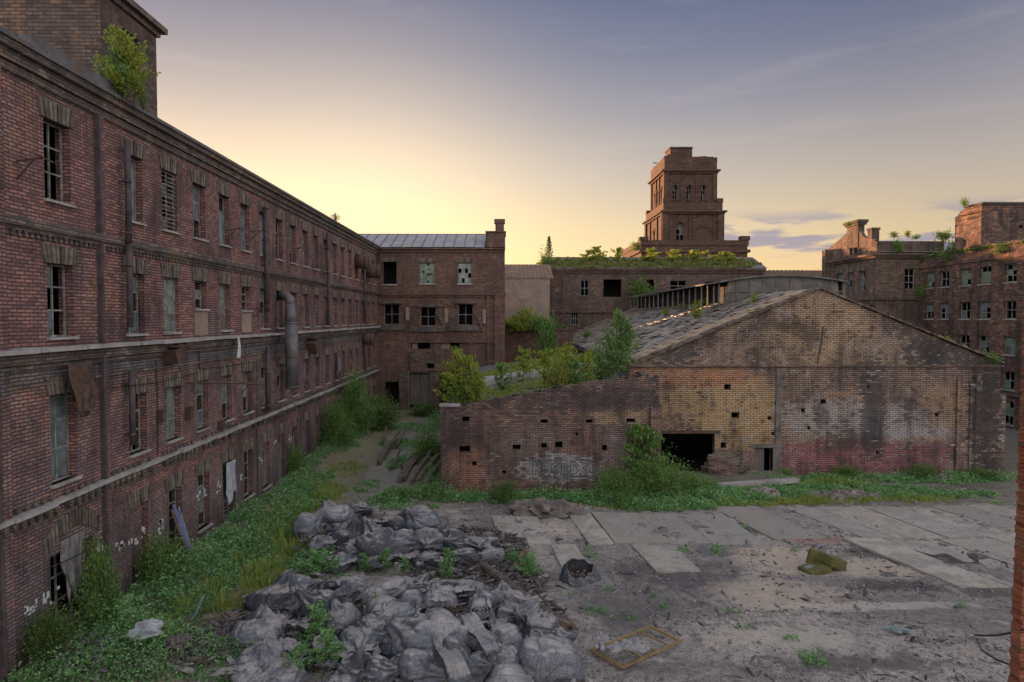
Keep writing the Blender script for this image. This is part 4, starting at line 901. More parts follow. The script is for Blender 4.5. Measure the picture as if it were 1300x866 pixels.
# rafters' edge along the gable, the dark verge
for sg in (-1, 1):
    mb = MB(); n = 30
    for i in range(n):
        t0, t1 = i / n, (i + .93) / n; e = random.uniform(-.05, .05)
        f = lambda t: (XP + sg * (XE - XP + .15) * t, ZP - (ZP - ZE) * t)
        a = f(t0); b_ = f(t1); th = random.uniform(.12, .22)
        mb.prism([(a[0], YW - .22 + e, a[1] + .02), (b_[0], YW - .22 + e, b_[1] + .02), (b_[0], YW - .22 + e, b_[1] + .02 + th), (a[0], YW - .22 + e, a[1] + .02 + th)], (0, 1.0, 0))
    mb.build('verge', M['wood'], ware)
# left roof slope: deck, slates
sl_ = (ZP - ZE) / (XP - XA_); ang = math.atan(sl_)
def deck(sg):
    mb = MB(); mb.prism([(XP, YW + .05, ZP - .02), (XP + sg * (XE - XP + .3), YW + .05, ZE - .13 - .02), (XP + sg * (XE - XP + .3), YW + .05, ZE - .25), (XP, YW + .05, ZP - .2)], (0, 131 - YW, 0)); return mb.build('roof_deck', M['felt'], ware)
deck(-1); deck(1)
def slate_pts(t, y, w, l, lift, tw):
    """one slate: t metres down the slope from the ridge"""
    c, s_ = cos(ang), sin(ang); x0, z0 = XP - t * c, ZP - t * s_ + .05; x1, z1 = XP - (t + l) * c, ZP - (t + l) * s_ + .05 + lift
    p = [(x0, y, z0), (x0, y + w, z0 + tw), (x1, y + w, z1 + tw), (x1, y, z1)]
    return p + [(a, b, c_ + .035) for a, b, c_ in p]
L = (XP - XA_) / cos(ang); rl = .70; NR = int(L / rl)
def slate_mesh(lst, name, m, kind=None):
    mb = MB()
    for p in lst: mb.hexa(p)
    o = mb.build(name, m, ware); return tag(o, kind=kind) if kind else o
far_l = []
cnt = 0
for r_ in range(NR + 1):
    y = YW - .15
    while y < 129:
        w = random.uniform(.45, .95) if y < 70 else random.uniform(.8, 1.5); t = r_ * rl + random.uniform(-.05, .05)
        if random.random() > .07:
            p = slate_pts(t, y, w - .03, rl + random.uniform(.08, .2), random.uniform(.015, .06) if random.random() < .88 else random.uniform(.08, .2), random.uniform(-.035, .035))
            if y < YW + 6.2 and cnt < 280:
                MB().hexa(p).build('slate', M['slate_verge'] if y < YW + 4.6 else M['slate'], ware); cnt += 1
            else: far_l.append(p)
        y += w
slate_mesh(far_l, 'slate_field', M['slate'], 'stuff')
mb = MB(); mb.box(XA_ - .35, XA_ + .05, YW + .2, 130, 7.9, 8.35); mb.build('eaves_board', M['felt'], ware)
# clerestory along the ridge
XC = 21.1; FC = Face('x', XC, -1); zb_, zt_ = 12.9, 15.4
mb = MB(); mb.box(XC + 1.2, XC + 1.3, 64, 111, zb_, zt_); mb.box(XC, XC + .3, 64, 111, zb_ - .2, zb_ + .25)
mb.build('clerestory_inner', M['dark_in'], ware)
for i in range(19):
    y = 65.3 + (111 - 65.3) * (i / 18) ** 1.15
    mb = MB(); mb.box(XC, XC + .12, y, y + .16, zb_, zt_); mb.build('clerestory_post', M['timber'], ware)
arc = [(XC - .35 + (33.4 - XC) * t, zt_ + .62 * (1 - (2 * t - 1) ** 2)) for t in [i / 14 for i in range(15)]]
mb = MB()
for (a, za), (b_, zb2) in zip(arc, arc[1:]): mb.prism([(a, 63.6, za), (b_, 63.6, zb2), (b_, 63.6, zb2 + .16), (a, 63.6, za + .16)], (0, 47.8, 0))
mb.build('clerestory_roof', M['felt'], ware)
mb = MB(); mb.prism([(33, 64, 9.5), (XC, 64, 12.8)] + [(a, 64, z - .0) for a, z in arc[1:-1]], (0, .3, 0)); mb.box(32.8, 33.1, 64.31, 111, 10, zt_); mb.build('clerestory_end_wall', M['plaster_grey'], ware)
mb = MB()
for i in range(9):
    x = XC + 1.2 + i * 1.3; mb.box(x, x + .06, 63.93, 64, 12.6, zt_ + .3)
mb.box(XC, 33, 63.92, 64, 14.5, 14.58); mb.build('panel_joint', M['felt'], ware)
# mound of masonry, step kerb
def rubble_heap(name, label, cat, px, py, w, d, h, m, n=60):
    c = gp(px, py); mb = MB()
    for i in range(n):
        a = random.uniform(0, 2 * pi); r = random.random() ** .6; x = c.x + r * cos(a) * w / 2; y = c.y + r * sin(a) * d / 2; z = float(H(x, y)) + h * (1 - r ** 1.6) * random.uniform(.5, 1)
        s_ = random.uniform(.12, .38); q = Matrix.Rotation(random.uniform(0, 6), 3, Vector((random.gauss(0, 1), random.gauss(0, 1), random.gauss(0, 1))).normalized())
        mb.hexa([Vector((x, y, z)) + q @ Vector((u * s_ * random.uniform(.7, 1.2), v * s_ * .7, t * s_ * .45)) for u, v, t in ((-1, -1, -1), (1, -1, -1), (1, 1, -1), (-1, 1, -1), (-1, -1, 1), (1, -1, 1), (1, 1, 1), (-1, 1, 1))])
    return tag(mb.build(name, m, origin=c), label, cat)

def rock(name, label, cat, c, sx, sy, sz, m, seed, sub=4, rough=.28, rot=0.0, group=None, parent=None):
    bm = bmesh.new(); bmesh.ops.create_icosphere(bm, subdivisions=sub, radius=1); rr = random.Random(seed)
    wv = [(Vector((rr.gauss(0, 1), rr.gauss(0, 1), rr.gauss(0, 1))).normalized() * rr.uniform(1.5, 9), rr.uniform(0, 6)) for _ in range(12)]
    for v in bm.verts:
        n = v.co.normalized(); k = 1 + sum(rough / (1 + i * .35) * .35 * (1 - 2 * abs(sin(w.dot(n) + p))) for i, (w, p) in enumerate(wv))
        q = n * k; z = max(q.z, -.25); v.co = Vector((q.x * sx, q.y * sy, z * sz))
    me = bpy.data.meshes.new(name); bm.to_mesh(me); bm.free(); me.materials.append(m)
    o = link_mesh(name, me, parent, c, (0, 0, rot))
    return tag(o, label, cat, group)
c = gp(688, 655); rock('concrete_boulder', 'large flat slab of broken concrete lying in front of the lean-to wall', 'rubble', c + Vector((0, .4, .2)), 2.3, 1.0, .75, M['stone'], 3, 5, .5, -.1)
c = gp(733, 654); rock('rubble_stone', 'small dark stump of masonry at the right end of the big concrete slab', 'rubble', c + Vector((0, .2, .2)), .32, .3, .6, M['brick_lean'], 9, 3, .3)
c = gp(922, 605); mb = MB(); o = rock('masonry_heap', 'slumped heap of dark brickwork between the wide opening and the small door', 'rubble', Vector((16.6, 49.6, .6)), 1.75, 1.0, 1.45, M['brick_lean'], 12, 4, .25)
a_ = gp(912, 622); b_ = gp(1012, 616); mb = MB(); mb.bar((a_.x, a_.y, .3), (b_.x, b_.y, .36), .5, .3); tag(mb.build('concrete_kerb', M['concrete'], origin=(a_.x, a_.y, 0)), 'long pale concrete step below the small warehouse door', 'kerb')
mb = MB(); mb.prism([(12.0, 47.0, .1), (a_.x, a_.y + .5, .2), (b_.x, b_.y + .5, .2), (20.6, YW - .3, .25), (12.0, YW - .3, .2)], (0, 0, .15)); tag(mb.build('concrete_apron', M['ground'], ), kind='structure')
rubble_heap('brick_rubble', 'low line of pinkish brick rubble in the grass before the maroon wall', 'rubble', 1070, 632, 4.6, 1.0, .22, M['stone'], 120)
rubble_heap('brick_rubble', 'scattered bricks and pale stones in the grass beneath the concrete step', 'rubble', 968, 628, 2.0, .9, .2, M['stone'], 50)
rubble_heap('brick_rubble', 'dark heap of rubble in the grass by the right part of the maroon wall', 'rubble', 1180, 609, 3.6, 1.2, .35, M['debris'], 80)

# ================================================================== LEAN-TO
YE = 45.3; FE = Face('y', YE, -1); ex = lambda p_: (p_ - 640) / 845 * YE; ez = lambda p_: 12 + (404 - p_) / 845 * YE
lean = thing('lean_to_ruin', (3, YE, 0), 'low sooty brick lean-to with sloping top, white graffiti and plants on its roof', 'building')
tops = [(-4.2, 5.95), (-3.1, 6.0), (0, 6.6), (4.1, 7.35), (7.7, 7.85), (9.5, 8.0), (10.6, 8.0)]
def tl(u):
    z = np.interp(u, [a for a, b in tops], [b for a, b in tops]); return float(z) + .045 * sin(u * 7.3) + .03 * sin(u * 17)
he = []
for (px, py, w, h) in ((591, 533, .5, .35), (691, 535.6, .5, .26), (748.6, 535.6, .45, .26), (801.8, 534.7, .6, .24), (588.5, 571, .85, .45), (656, 569, .55, .35), (691, 567, .4, .35), (710, 566, .5, .45), (768.5, 570, .35, .4), (640, 601, .25, .25), (733, 552, .2, .2), (602, 590, .3, .3)):
    X, Z = ex(px), ez(py); he.append((X - w / 2, X + w / 2, Z - h / 2, Z + h / 2))
mb = MB(); FE.wall(mb, -4.2, 10.6, -.5, 8.2, he, .5, top=tl, step=.35); mb.box(-4.2, -3.7, YE + .51, 86, -.5, 5.2); mb.box(10.1, 10.6, YE + .51, YW + .5, -.5, 7.9); mb.build('wall', M['brick_lean'], lean)
boxpart(lean, FE, 'corner_pier', 'brick_lean', [(-4.32, -3.05, -.5, 6.0, -.1, .22), (10.0, 10.72, -.5, 6.1, -.1, .25)], True)
mb = MB(); FE.box(mb, -4.4, -3.0, 6.0, 6.15, -.5, .3); mb.build('pier_cap', M['concrete'], lean)
mb = MB(); mb.box(-3.6, 10, YE + 1.6, YE + 1.7, -.4, 5.4); mb.build('inner_wall', M['dark_in'], lean)
rt = lambda x: 5.45 + (x + 4.2) * .135
mb = MB(); mb.prism([(-4.1, YE + .45, rt(-4.1)), (10.0, YE + .45, rt(10.0)), (10.0, 86, rt(10.0)), (-4.1, 86, rt(-4.1))], (0, 0, .12)); mb.build('roof_deck', M['felt'], lean)
mb = MB(); mb.prism([(-3.2, 60, rt(-3.2) + .1), (9.9, 60, rt(9.9) + .1), (9.9, 60, rt(9.9) + .75), (-3.2, 60, rt(-3.2) + .55)], (0, 4.5, 0)); mb.build('concrete_ridge', M['concrete'], lean)
mb = MB()
for i in range(260):
    x = random.uniform(-4, 9.9); y = YE + .5 + random.random() ** 1.5 * 34; s_ = random.uniform(.15, .7); z = rt(x) + .12; q = random.uniform(0, pi); e = random.uniform(.02, .16)
    a = Vector((cos(q), sin(q), 0)) * s_; b2 = Vector((-sin(q), cos(q), 0)) * s_ * .4
    P0 = Vector((x, y, z)); mb.hexa([P0 - a - b2, P0 + a - b2, P0 + a + b2, P0 - a + b2, P0 - a - b2 + Vector((0, 0, .05)), P0 + a - b2 + Vector((0, 0, e)), P0 + a + b2 + Vector((0, 0, e)), P0 - a + b2 + Vector((0, 0, .05))])
tag(mb.build('roof_debris', M['debris'], lean), kind='stuff')
# loose bricks along the broken top
mb = MB()
for i in range(70):
    u = random.uniform(-3, 10.4); z = tl(u) - .01; a = random.uniform(.12, .3); 
    if random.random() < .6: FE.box(mb, u, u + a, z, z + random.uniform(.05, .13), -.35, -.02)
tag(mb.build('loose_brick', M['brick_lean'], lean), kind='stuff')
# painted lettering-like tag: rounded outline strokes
mb = MB(); th = .045
def stroke(pts, w=.07):
    for a, b_ in zip(pts, pts[1:]):
        mb.bar(FE.p(a[0], a[1], .008), FE.p(b_[0], b_[1], .008), w, .012, up=(0, 1, 0))
gx0, gz0 = ex(676), ez(612)
def ell(cx_, cz_, rx, rz_, t0=0, t1=2 * pi, n=14): return [(gx0 + cx_ + rx * cos(t0 + (t1 - t0) * i / n), gz0 + cz_ + rz_ * sin(t0 + (t1 - t0) * i / n)) for i in range(n + 1)]
rg = random.Random(5)
for k in range(7):
    o = .32 + k * .64; v = rg.choice((0, 1, 2, 3))
    w_, h_ = rg.uniform(.24, .33), rg.uniform(.38, .5); cz_ = .85 + rg.uniform(-.08, .08)
    if v == 0: stroke(ell(o, cz_, w_, h_, .6, 5.6)); stroke(ell(o, cz_, w_ * .4, h_ * .45, 1, 6.6, 9))
    elif v == 1: q = [(-w_, -h_), (-w_ * .8, h_), (w_ * .3, h_ * .9), (w_, h_ * .4), (w_ * .4, 0), (w_, -h_ * .5), (w_ * .5, -h_), (-w_, -h_)]; stroke([(gx0 + o + a, gz0 + cz_ + b_) for a, b_ in q]); stroke(ell(o, cz_ + h_ * .4, w_ * .3, h_ * .2, 0, 6.3, 8))
    elif v == 2: q = [(-w_, -h_ * .9), (-w_ * .9, h_), (-w_ * .3, h_ * .9), (w_ * .1, 0), (w_ * .4, h_), (w_, h_ * .8), (w_ * .8, -h_), (w_ * .3, -h_ * .8), (-w_ * .2, -h_ * .2), (-w_ * .4, -h_)]; stroke([(gx0 + o + a, gz0 + cz_ + b_) for a, b_ in q])
    else: q = [(-w_, h_), (w_, h_ * .8), (w_ * .9, h_ * .3), (-w_ * .2, h_ * .3), (w_ * .8, -h_ * .3), (w_ * .7, -h_), (-w_, -h_ * .8), (-w_ * .8, -h_ * .3)]; stroke([(gx0 + o + a, gz0 + cz_ + b_) for a, b_ in q])
stroke([(gx0 + i_ * .3, gz0 + .22 + rg.uniform(-.1, .1)) for i_ in range(16)]); stroke([(gx0 + i_ * .4, gz0 + 1.42 + rg.uniform(-.1, .08)) for i_ in range(12)], .05)
mb.build('graffiti', rough_mat('dark spray paint', (.07, .075, .09), (.12, .13, .14), 3), lean)

# ================================================================== FOREGROUND BRICK PIER (right edge), single bricks
pier = thing('brick_pier', (9.6, 12.2, 5), 'rough orange red brick wall end standing close at the right edge', 'wall')
YP = 12.0; bmesh_list = []
for v in range(6):
    w = .235 if v % 2 else .115; mb = MB(); j = lambda s=.006: random.uniform(-s, s)
    mb.hexa([(0 + j(), 0 + j(), 0 + j(.003)), (w + j(), 0 + j(), 0 + j(.003)), (w + j(), .24, j(.003)), (j(), .24, j(.003)), (j(.009), j(.009), .068 + j(.004)), (w + j(), j(.009), .068 + j(.004)), (w + j(), .24, .068 + j(.003)), (j(), .24, .068)])
    me = bpy.data.meshes.new('brick'); me.from_pydata(mb.v, [], mb.f); me.materials.append(M['brick_single']); bmesh_list.append(me)
zlo, zhi = 5.1, 12.9; pA = atY(1280.5, 866, YP + .24); pB = atY(1299.5, 405, YP + .24)
edge = lambda z: pB.x + (pA.x - pB.x) * (pB.z - z) / (pB.z - pA.z)
k = 0; z = zlo; row = 0
while z < zhi:
    x = edge(z) + random.uniform(-.018, .02); n = 0
    while n < 3 and cnt < 10**6:
        odd = (row + n) % 2; me = bmesh_list[(random.randrange(3) * 2 + odd) % 6]
        link_mesh('brick', me, pier, Vector((x, YP + random.uniform(-.014, .012), z)) - pier.location, (0, random.uniform(-.01, .01), random.uniform(-.02, .02))); x += (.235 if odd else .115) + .012; n += 1
    z += .078; row += 1
mb = MB(); mb.prism([(edge(5.05), YP + .0, -.5), (11.5, YP + .0, -.5), (11.5, YP + .0, 5.09), (edge(5.05), YP + .0, 5.09)], (0, .24, 0)); mb.box(edge(13) + .45, 11.5, YP + .03, YP + .21, 5.1, 13); mb.build('core_wall', M['brick_right'], pier)
# cable sagging from the pier
p0 = atY(1300, 799, 11.9); p1 = atY(1238, 806, 14.5); mb = MB(); mb.tube([p0 + (p1 - p0) * t + Vector((0, 0, -.06 * sin(pi * t))) for t in (0, .25, .5, .75, 1)], .02, 6); tag(mb.build('cable', M['cable'], origin=p0), 'thin dark cable reaching out from the brick wall end at right', 'cable')
p0 = atY(1300, 850, 11.9); p1 = gp(1240, 812); mb = MB(); mb.tube([p0, p0.lerp(p1, .4) + Vector((0, 0, -.2)), p0.lerp(p1, .8) + Vector((0, 0, -.25)), p1], .025, 6); tag(mb.build('cable', M['cable'], origin=p1), 'lower dark cable slanting down to the yard below the brick wall end', 'cable')
# ================================================================== PLANTS
def leaf_quads(C, Dr, L, Wd):
    """rhombic leaves: centres C (n,3), directions Dr (n,3), length L, width Wd"""
    n = len(C); Dr = Dr / np.linalg.norm(Dr, axis=1, keepdims=True); r = rng.normal(size=(n, 3)); s_ = np.cross(Dr, r); s_ /= np.linalg.norm(s_, axis=1, keepdims=True)
    L = np.broadcast_to(L, (n,))[:, None]; Wd = np.broadcast_to(Wd, (n,))[:, None]
    nn = np.cross(Dr, s_)
    V = np.stack([C - Dr * L * .5, C + s_ * Wd * .5 - nn * Wd * .12, C + Dr * L * .5, C - s_ * Wd * .5 - nn * Wd * .12], 1).reshape(-1, 3)
    return V, np.arange(n * 4).reshape(-1, 4)
def make_crown(kind, seed, n, ls):
    """unit-height crown: returns leaf centres + stem paths"""
    r = np.random.default_rng(seed); C = []; paths = []
    if kind == 'sapling':
        nb = 22; paths.append(([(0, 0, 0), (.02, .01, .35), (-.01, .02, .7), (.01, 0, 1.0)], [.014, .011, .007, .002]))
        for i in range(nb):
            z = .12 + .82 * i / nb; a = r.uniform(0, 2 * pi); l = (.30 * (1 - z) ** .6 + .05) * r.uniform(.4, 1.45); up = r.uniform(.3, .9)
            e = np.array([cos(a) * l, sin(a) * l, z + l * up]); b = np.array([0, 0, z]); paths.append(([tuple(b), tuple((b + e) / 2 + [0, 0, -.01]), tuple(e)], [.005, .004, .001]))
            k = int(n / nb); t = r.uniform(.2, 1.05, k)[:, None]; C.append(b + (e - b) * t + r.normal(0, .03, (k, 3)))
    elif kind == 'bush':
        nb = 30
        for i in range(nb):
            a = r.uniform(0, 2 * pi); el = r.uniform(.25, 1.45); l = r.uniform(.55, .95) * (.75 + .25 * sin(el))
            e = np.array([cos(a) * cos(el) * l * .75, sin(a) * cos(el) * l * .75, sin(el) * l]); paths.append(([(0, 0, 0), tuple(e * .5 + [0, 0, .04]), tuple(e)], [.014, .008, .002]))
            k = int(n / nb); t = r.beta(3, 1.2, k)[:, None] * 1.08; sp = .045 + .07 * t; C.append(e * t + [0, 0, .02] + r.normal(0, 1, (k, 3)) * sp)
    elif kind == 'tree':
        paths.append(([(0, 0, 0), (.02, .0, .3), (-.02, .03, .6)], [.03, .022, .012])); nb = 34
        for i in range(nb):
            a = r.uniform(0, 2 * pi); z0 = r.uniform(.2, .6); el = r.uniform(-.1, 1.3); l = r.uniform(.2, .42)
            b = np.array([0, 0, z0]); e = b + np.array([cos(a) * cos(el) * l, sin(a) * cos(el) * l, sin(el) * l * .95]); paths.append(([tuple(b), tuple((b + e) / 2 + [0, 0, .02]), tuple(e)], [.012, .007, .002]))
            k = int(n / nb); t = r.beta(2.5, 1.1, k)[:, None]; C.append(b + (e - b) * t + r.normal(0, 1, (k, 3)) * (.03 + .05 * t))
    elif kind == 'conifer':
        paths.append(([(0, 0, 0), (0, 0, 1)], [.02, .003])); nb = 60
        for i in range(nb):
            z = .1 + .88 * i / nb; a = i * 2.4; l = .28 * (1 - z) ** .8 + .03; e = np.array([cos(a) * l, sin(a) * l, z + .02]); b = np.array([0, 0, z]); k = int(n / nb); t = r.uniform(.1, 1, k)[:, None]
            C.append(b + (e - b) * t + r.normal(0, .014, (k, 3)))
    C = np.concatenate(C); C = C[C[:, 2] > .0]
    Dr = C - np.array([0, 0, .25]) + r.normal(0, .35, C.shape); Dr[:, 2] += .15
    V, Fq = leaf_quads(C, Dr, ls * r.uniform(.6, 1.3, len(C)), ls * .5); return V, Fq, paths
TPL = {}
def tpl(kind, seed, n, ls, mat):
    key = (kind, seed, n, ls, mat)
    if key not in TPL:
        V, Fq, paths = make_crown(kind, seed, n, ls); mb = MB()
        for p, r in paths: mb.tube(p, r, 5, False)
        me = bpy.data.meshes.new('stem'); me.from_pydata(mb.v, [], mb.f); me.materials.append(M['bark'])
        TPL[key] = (np_mesh('foliage', V, Fq, M[mat]), me)
    return TPL[key]
def plant(name, kind, loc, h, w, mat, label, cat='bush', n=1800, ls=.05, seed=None, group=None):
    seed = seed if seed is not None else random.randrange(3)
    fo, st = tpl(kind, seed, n, ls, mat); t = thing(name, loc, label, cat, group); t.rotation_euler = (0, 0, random.uniform(0, 6.28))
    a = link_mesh('trunk' if kind in ('tree', 'conifer') else 'stem', st, t, sc=(w, w, h)); b = link_mesh('crown' if kind in ('tree', 'conifer') else 'foliage', fo, t, sc=(w, w, h)); return t
def at_ht(px, py_base, Y): return atY(px, py_base, Y)
def pl(name, kind, px, pb, pt, Y, wpx, mat, label, cat='sapling', zfix=None, **kw):
    """plant at pixel column px with its foot at row pb and tip at row pt, standing at depth Y"""
    b = atY(px, pb, Y); t = atY(px, pt, Y); h = t.z - b.z
    if zfix is not None: h += b.z - zfix; b.z = zfix
    base_w = {'sapling': .5, 'bush': 1.2, 'tree': .8, 'conifer': .6}[kind]
    w = wpx / 845 * Y / base_w
    return plant(name, kind, b, h, w, mat, label, cat, **kw)
# big bushes against walls in the yard
pl('bush', 'bush', 455, 560, 474, 66, 60, 'leaf', 'tall green bush heaped against the far part of the left building', 'bush', zfix=.1, n=9000, ls=.045, seed=0)
pl('bush', 'bush', 425, 568, 505, 60, 60, 'leaf', 'rounded bush in front of the tall bush by the left building', 'bush', zfix=.1, n=7000, ls=.05, seed=1)
pl('bush', 'bush', 482, 545, 500, 71, 60, 'leaf_dark', 'dark low bush right of the tall bush near the back building', 'bush', zfix=0, n=5000, ls=.06, seed=2)
pl('bush', 'bush', 540, 530, 508, 82, 50, 'leaf_dark', 'low dark bush before the boarded door of the back building', 'bush', zfix=0, n=2600, ls=.08, seed=0)
pl('bush', 'bush', 830, 640, 572, 44.2, 100, 'leaf', 'broad green bush below the wide dark warehouse opening', 'bush', zfix=.2, n=11000, ls=.04, seed=1)
pl('bush', 'bush', 785, 648, 596, 43.2, 74, 'leaf', 'green bush left of the broad bush at the end of the graffiti', 'bush', zfix=.1, n=8000, ls=.045, seed=2)
pl('bush', 'bush', 880, 648, 602, 45.2, 74, 'leaf', 'green bush right of the broad bush, spilling toward the concrete step', 'bush', zfix=.1, n=8000, ls=.045, seed=0)
pl('bush', 'sapling', 818, 620, 538, 44.6, 46, 'leaf', 'slender light sapling rising out of the broad bush against the lean-to corner', 'sapling', zfix=.2, n=2200, ls=.06, seed=1)
pl('bush', 'bush', 640, 655, 612, 43.6, 48, 'leaf_dark', 'dark upright bush at the foot of the lean-to left of the graffiti', 'bush', zfix=0, n=4200, ls=.06, seed=1)
pl('bush', 'bush', 512, 655, 617, 43.5, 40, 'leaf', 'small bush at the front end of the timber heap', 'bush', zfix=.05, n=3500, ls=.06, seed=2)
pl('bush', 'bush', 555, 648, 612, 44, 48, 'leaf_dark', 'small bush at the foot of the lean-to left corner pier', 'bush', zfix=.05, n=3500, ls=.06, seed=0)
pl('bush', 'bush', 545, 585, 545, 53, 60, 'leaf', 'green bush behind the timber heap beside the lean-to', 'bush', zfix=.4, n=5000, ls=.055, seed=1)
pl('bush', 'bush', 1170, 612, 588, 48.8, 44, 'leaf_dark', 'dark bush at the foot of the maroon wall, right of its middle', 'bush', zfix=0, n=3000, ls=.07, seed=2)
pl('bush', 'bush', 1075, 612, 590, 49.2, 46, 'leaf_dark', 'dark bush at the foot of the maroon wall right of the small door', 'bush', zfix=0, n=3000, ls=.07, seed=0)
pl('bush', 'bush', 1000, 612, 592, 49.3, 26, 'leaf', 'small bush beside the small dark warehouse door', 'bush', zfix=0, n=1800, ls=.08, seed=1)
pl('bush', 'bush', 1245, 612, 594, 49, 50, 'leaf_dark', 'low dark bush at the right corner of the warehouse', 'bush', zfix=0, n=3000, ls=.07, seed=1)
pl('bush', 'bush', 125, 735, 682, 25.6, 62, 'leaf', 'tall weedy bush growing up in front of the nearest arched opening', 'bush', zfix=.1, n=6000, ls=.05, seed=0)
pl('bush', 'bush', 205, 715, 678, 30.0, 70, 'leaf', 'green bush beside the bricked doorway of the left building', 'bush', zfix=.0, n=6000, ls=.05, seed=2)
pl('bush', 'bush', 60, 830, 770, 23.0, 80, 'leaf_dark', 'dark bush in the bottom left corner under the left building', 'bush', zfix=.1, n=6000, ls=.05, seed=1)
pl('bush', 'bush', 375, 600, 565, 51, 30, 'leaf', 'small bush under the far ground floor windows of the left building', 'bush', zfix=0, n=2500, ls=.07, seed=0)
# plants on the lean-to roof
for px, pt, w, sd, lb in ((582, 440, 34, 1, 'tallest birch sapling at the left end of the lean-to roof'), (596, 452, 32, 0, 'second birch sapling right of the tallest on the lean-to roof'), (571, 462, 28, 2, 'birch sapling at the very left corner of the lean-to roof'),
                          (589, 478, 34, 2, 'short leafy sapling in front of the two tall birches'), (609, 470, 24, 1, 'thin sapling on the right of the birch group'), (604, 488, 30, 0, 'lowest sapling on the right of the birch group')):
    pl('sapling', 'sapling', px, 518, pt, 46.1 + .15 * sd, w, 'leaf_yellow', lb, 'sapling', zfix=5.6 + (px - 571) * .006, n=1100, ls=.055, seed=sd)
pl('sapling', 'bush', 584, 520, 474, 46.4, 44, 'leaf', 'green bush at the foot of the birch saplings on the lean-to roof', 'bush', zfix=5.6, n=3000, ls=.06, seed=2)
pl('sapling', 'bush', 706, 498, 446, 47.2, 50, 'leaf_yellow', 'round yellow green bush in the middle of the lean-to roof', 'bush', zfix=6.9, n=2200, ls=.055, seed=0)
pl('sapling', 'sapling', 692, 485, 442, 48.5, 34, 'leaf_yellow', 'feathery sapling at the left of the round yellow green bush', 'sapling', zfix=6.8, n=900, ls=.06, seed=1)
pl('sapling', 'sapling', 718, 480, 436, 48.3, 34, 'leaf_yellow', 'feathery sapling behind the round yellow green bush', 'sapling', zfix=6.9, n=900, ls=.06, seed=2)
pl('sapling', 'sapling', 730, 485, 456, 47.6, 26, 'leaf', 'low sapling at the right of the round yellow green bush', 'sapling', zfix=7.0, n=1400, ls=.07, seed=0)
pl('sapling', 'sapling', 787, 470, 392, 50.0, 36, 'leaf', 'tall slim sapling in front of the slate roof edge', 'sapling', zfix=7.2, n=1500, ls=.05, seed=0)
pl('sapling', 'sapling', 799, 470, 410, 49.7, 26, 'leaf', 'slimmer sapling right of the tall slim one', 'sapling', zfix=7.3, n=900, ls=.055, seed=1)
pl('sapling', 'sapling', 773, 470, 424, 50.3, 30, 'leaf', 'shorter sapling left of the tall slim one', 'sapling', zfix=7.1, n=900, ls=.055, seed=2)
pl('sapling', 'bush', 760, 472, 434, 50.3, 50, 'leaf', 'bush at the foot of the tall slim sapling on the lean-to roof', 'bush', zfix=7.1, n=2600, ls=.06, seed=1)
# weeds standing up through the heaps
for px, pb, pt, w, lb in ((569, 742, 695, 20, 'tallest weed stalk standing at the right of the gap between the sack heaps'), (462, 730, 702, 18, 'left of three weed clumps in the gap between the sack heaps'), (489, 726, 696, 18, 'middle of three weed clumps in the gap between the sack heaps'), (513, 730, 708, 16, 'right of three weed clumps in the gap between the sack heaps'),
                          (672, 735, 706, 24, 'weed clump by the forked timber right of the upper heap'), (655, 722, 702, 20, 'small weed clump at the right end of the upper heap'), (402, 735, 700, 46, 'broad weed clump between the heaps at the left'), (385, 742, 712, 30, 'weed clump at the left end of the gap between the heaps'),
                          (402, 815, 768, 36, 'tall weed clump in front of the upright sacks of the lower heap'), (415, 850, 800, 36, 'weed clump near the bottom edge left of the dark sacks'), (380, 858, 820, 40, 'low weed clump at the bottom edge'), (478, 784, 758, 24, 'weed sprout on the wide low sack'), (492, 786, 762, 20, 'second weed sprout on the wide low sack')):
    b_ = gp(px, pb); t_ = atY(px, pt, b_.y)
    plant('weed_clump', 'sapling', b_, max(.5, t_.z - b_.z), w / 845 * b_.y / .55, 'weed', lb, 'weed', n=1500, ls=.07)
pl('sapling', 'sapling', 745, 478, 445, 48.6, 22, 'leaf_yellow', 'small sapling between the round bush and the slim sapling', 'sapling', zfix=7.0, n=900, ls=.08, seed=2)
pl('sapling', 'sapling', 664, 490, 442, 58, 22, 'leaf_yellow', 'small pale sapling on the concrete ridge of the lean-to roof', 'sapling', zfix=6.6, n=900, ls=.08, seed=0)
pl('sapling', 'sapling', 636, 500, 460, 52, 20, 'leaf', 'thin sapling at the left end of the concrete ridge', 'sapling', zfix=6.0, n=700, ls=.09, seed=1)
pl('sapling', 'tree', 696, 470, 388, 88, 30, 'leaf', 'leafy young tree at the left corner of the dark hall', 'tree', zfix=3, n=3000, ls=.06, seed=0)
pl('sapling', 'bush', 664, 420, 388, 91, 46, 'leaf_yellow', 'wild bush on top of the low brick wall by the buff shed', 'bush', zfix=10.2, n=2200, ls=.08, seed=1)
pl('sapling', 'bush', 682, 422, 398, 90.6, 26, 'leaf', 'little bush at the right end of the low brick wall', 'bush', zfix=10.2, n=900, ls=.1, seed=2)
pl('sapling', 'bush', 814, 378, 352, 116.4, 40, 'leaf_dark', 'dark bush hanging out of the middle window of the hall', 'bush', zfix=14.8, n=2200, ls=.09, seed=2)
pl('sapling', 'conifer', 697, 328, 300, 119, 16, 'leaf_dark', 'small pointed fir on the left corner of the hall roof', 'tree', zfix=20.9, n=1800, ls=.05, seed=2)
pl('sapling', 'bush', 690, 328, 314, 119, 14, 'leaf', 'shrub beside the pointed fir on the hall roof', 'bush', zfix=20.9, n=500, ls=.12, seed=2)
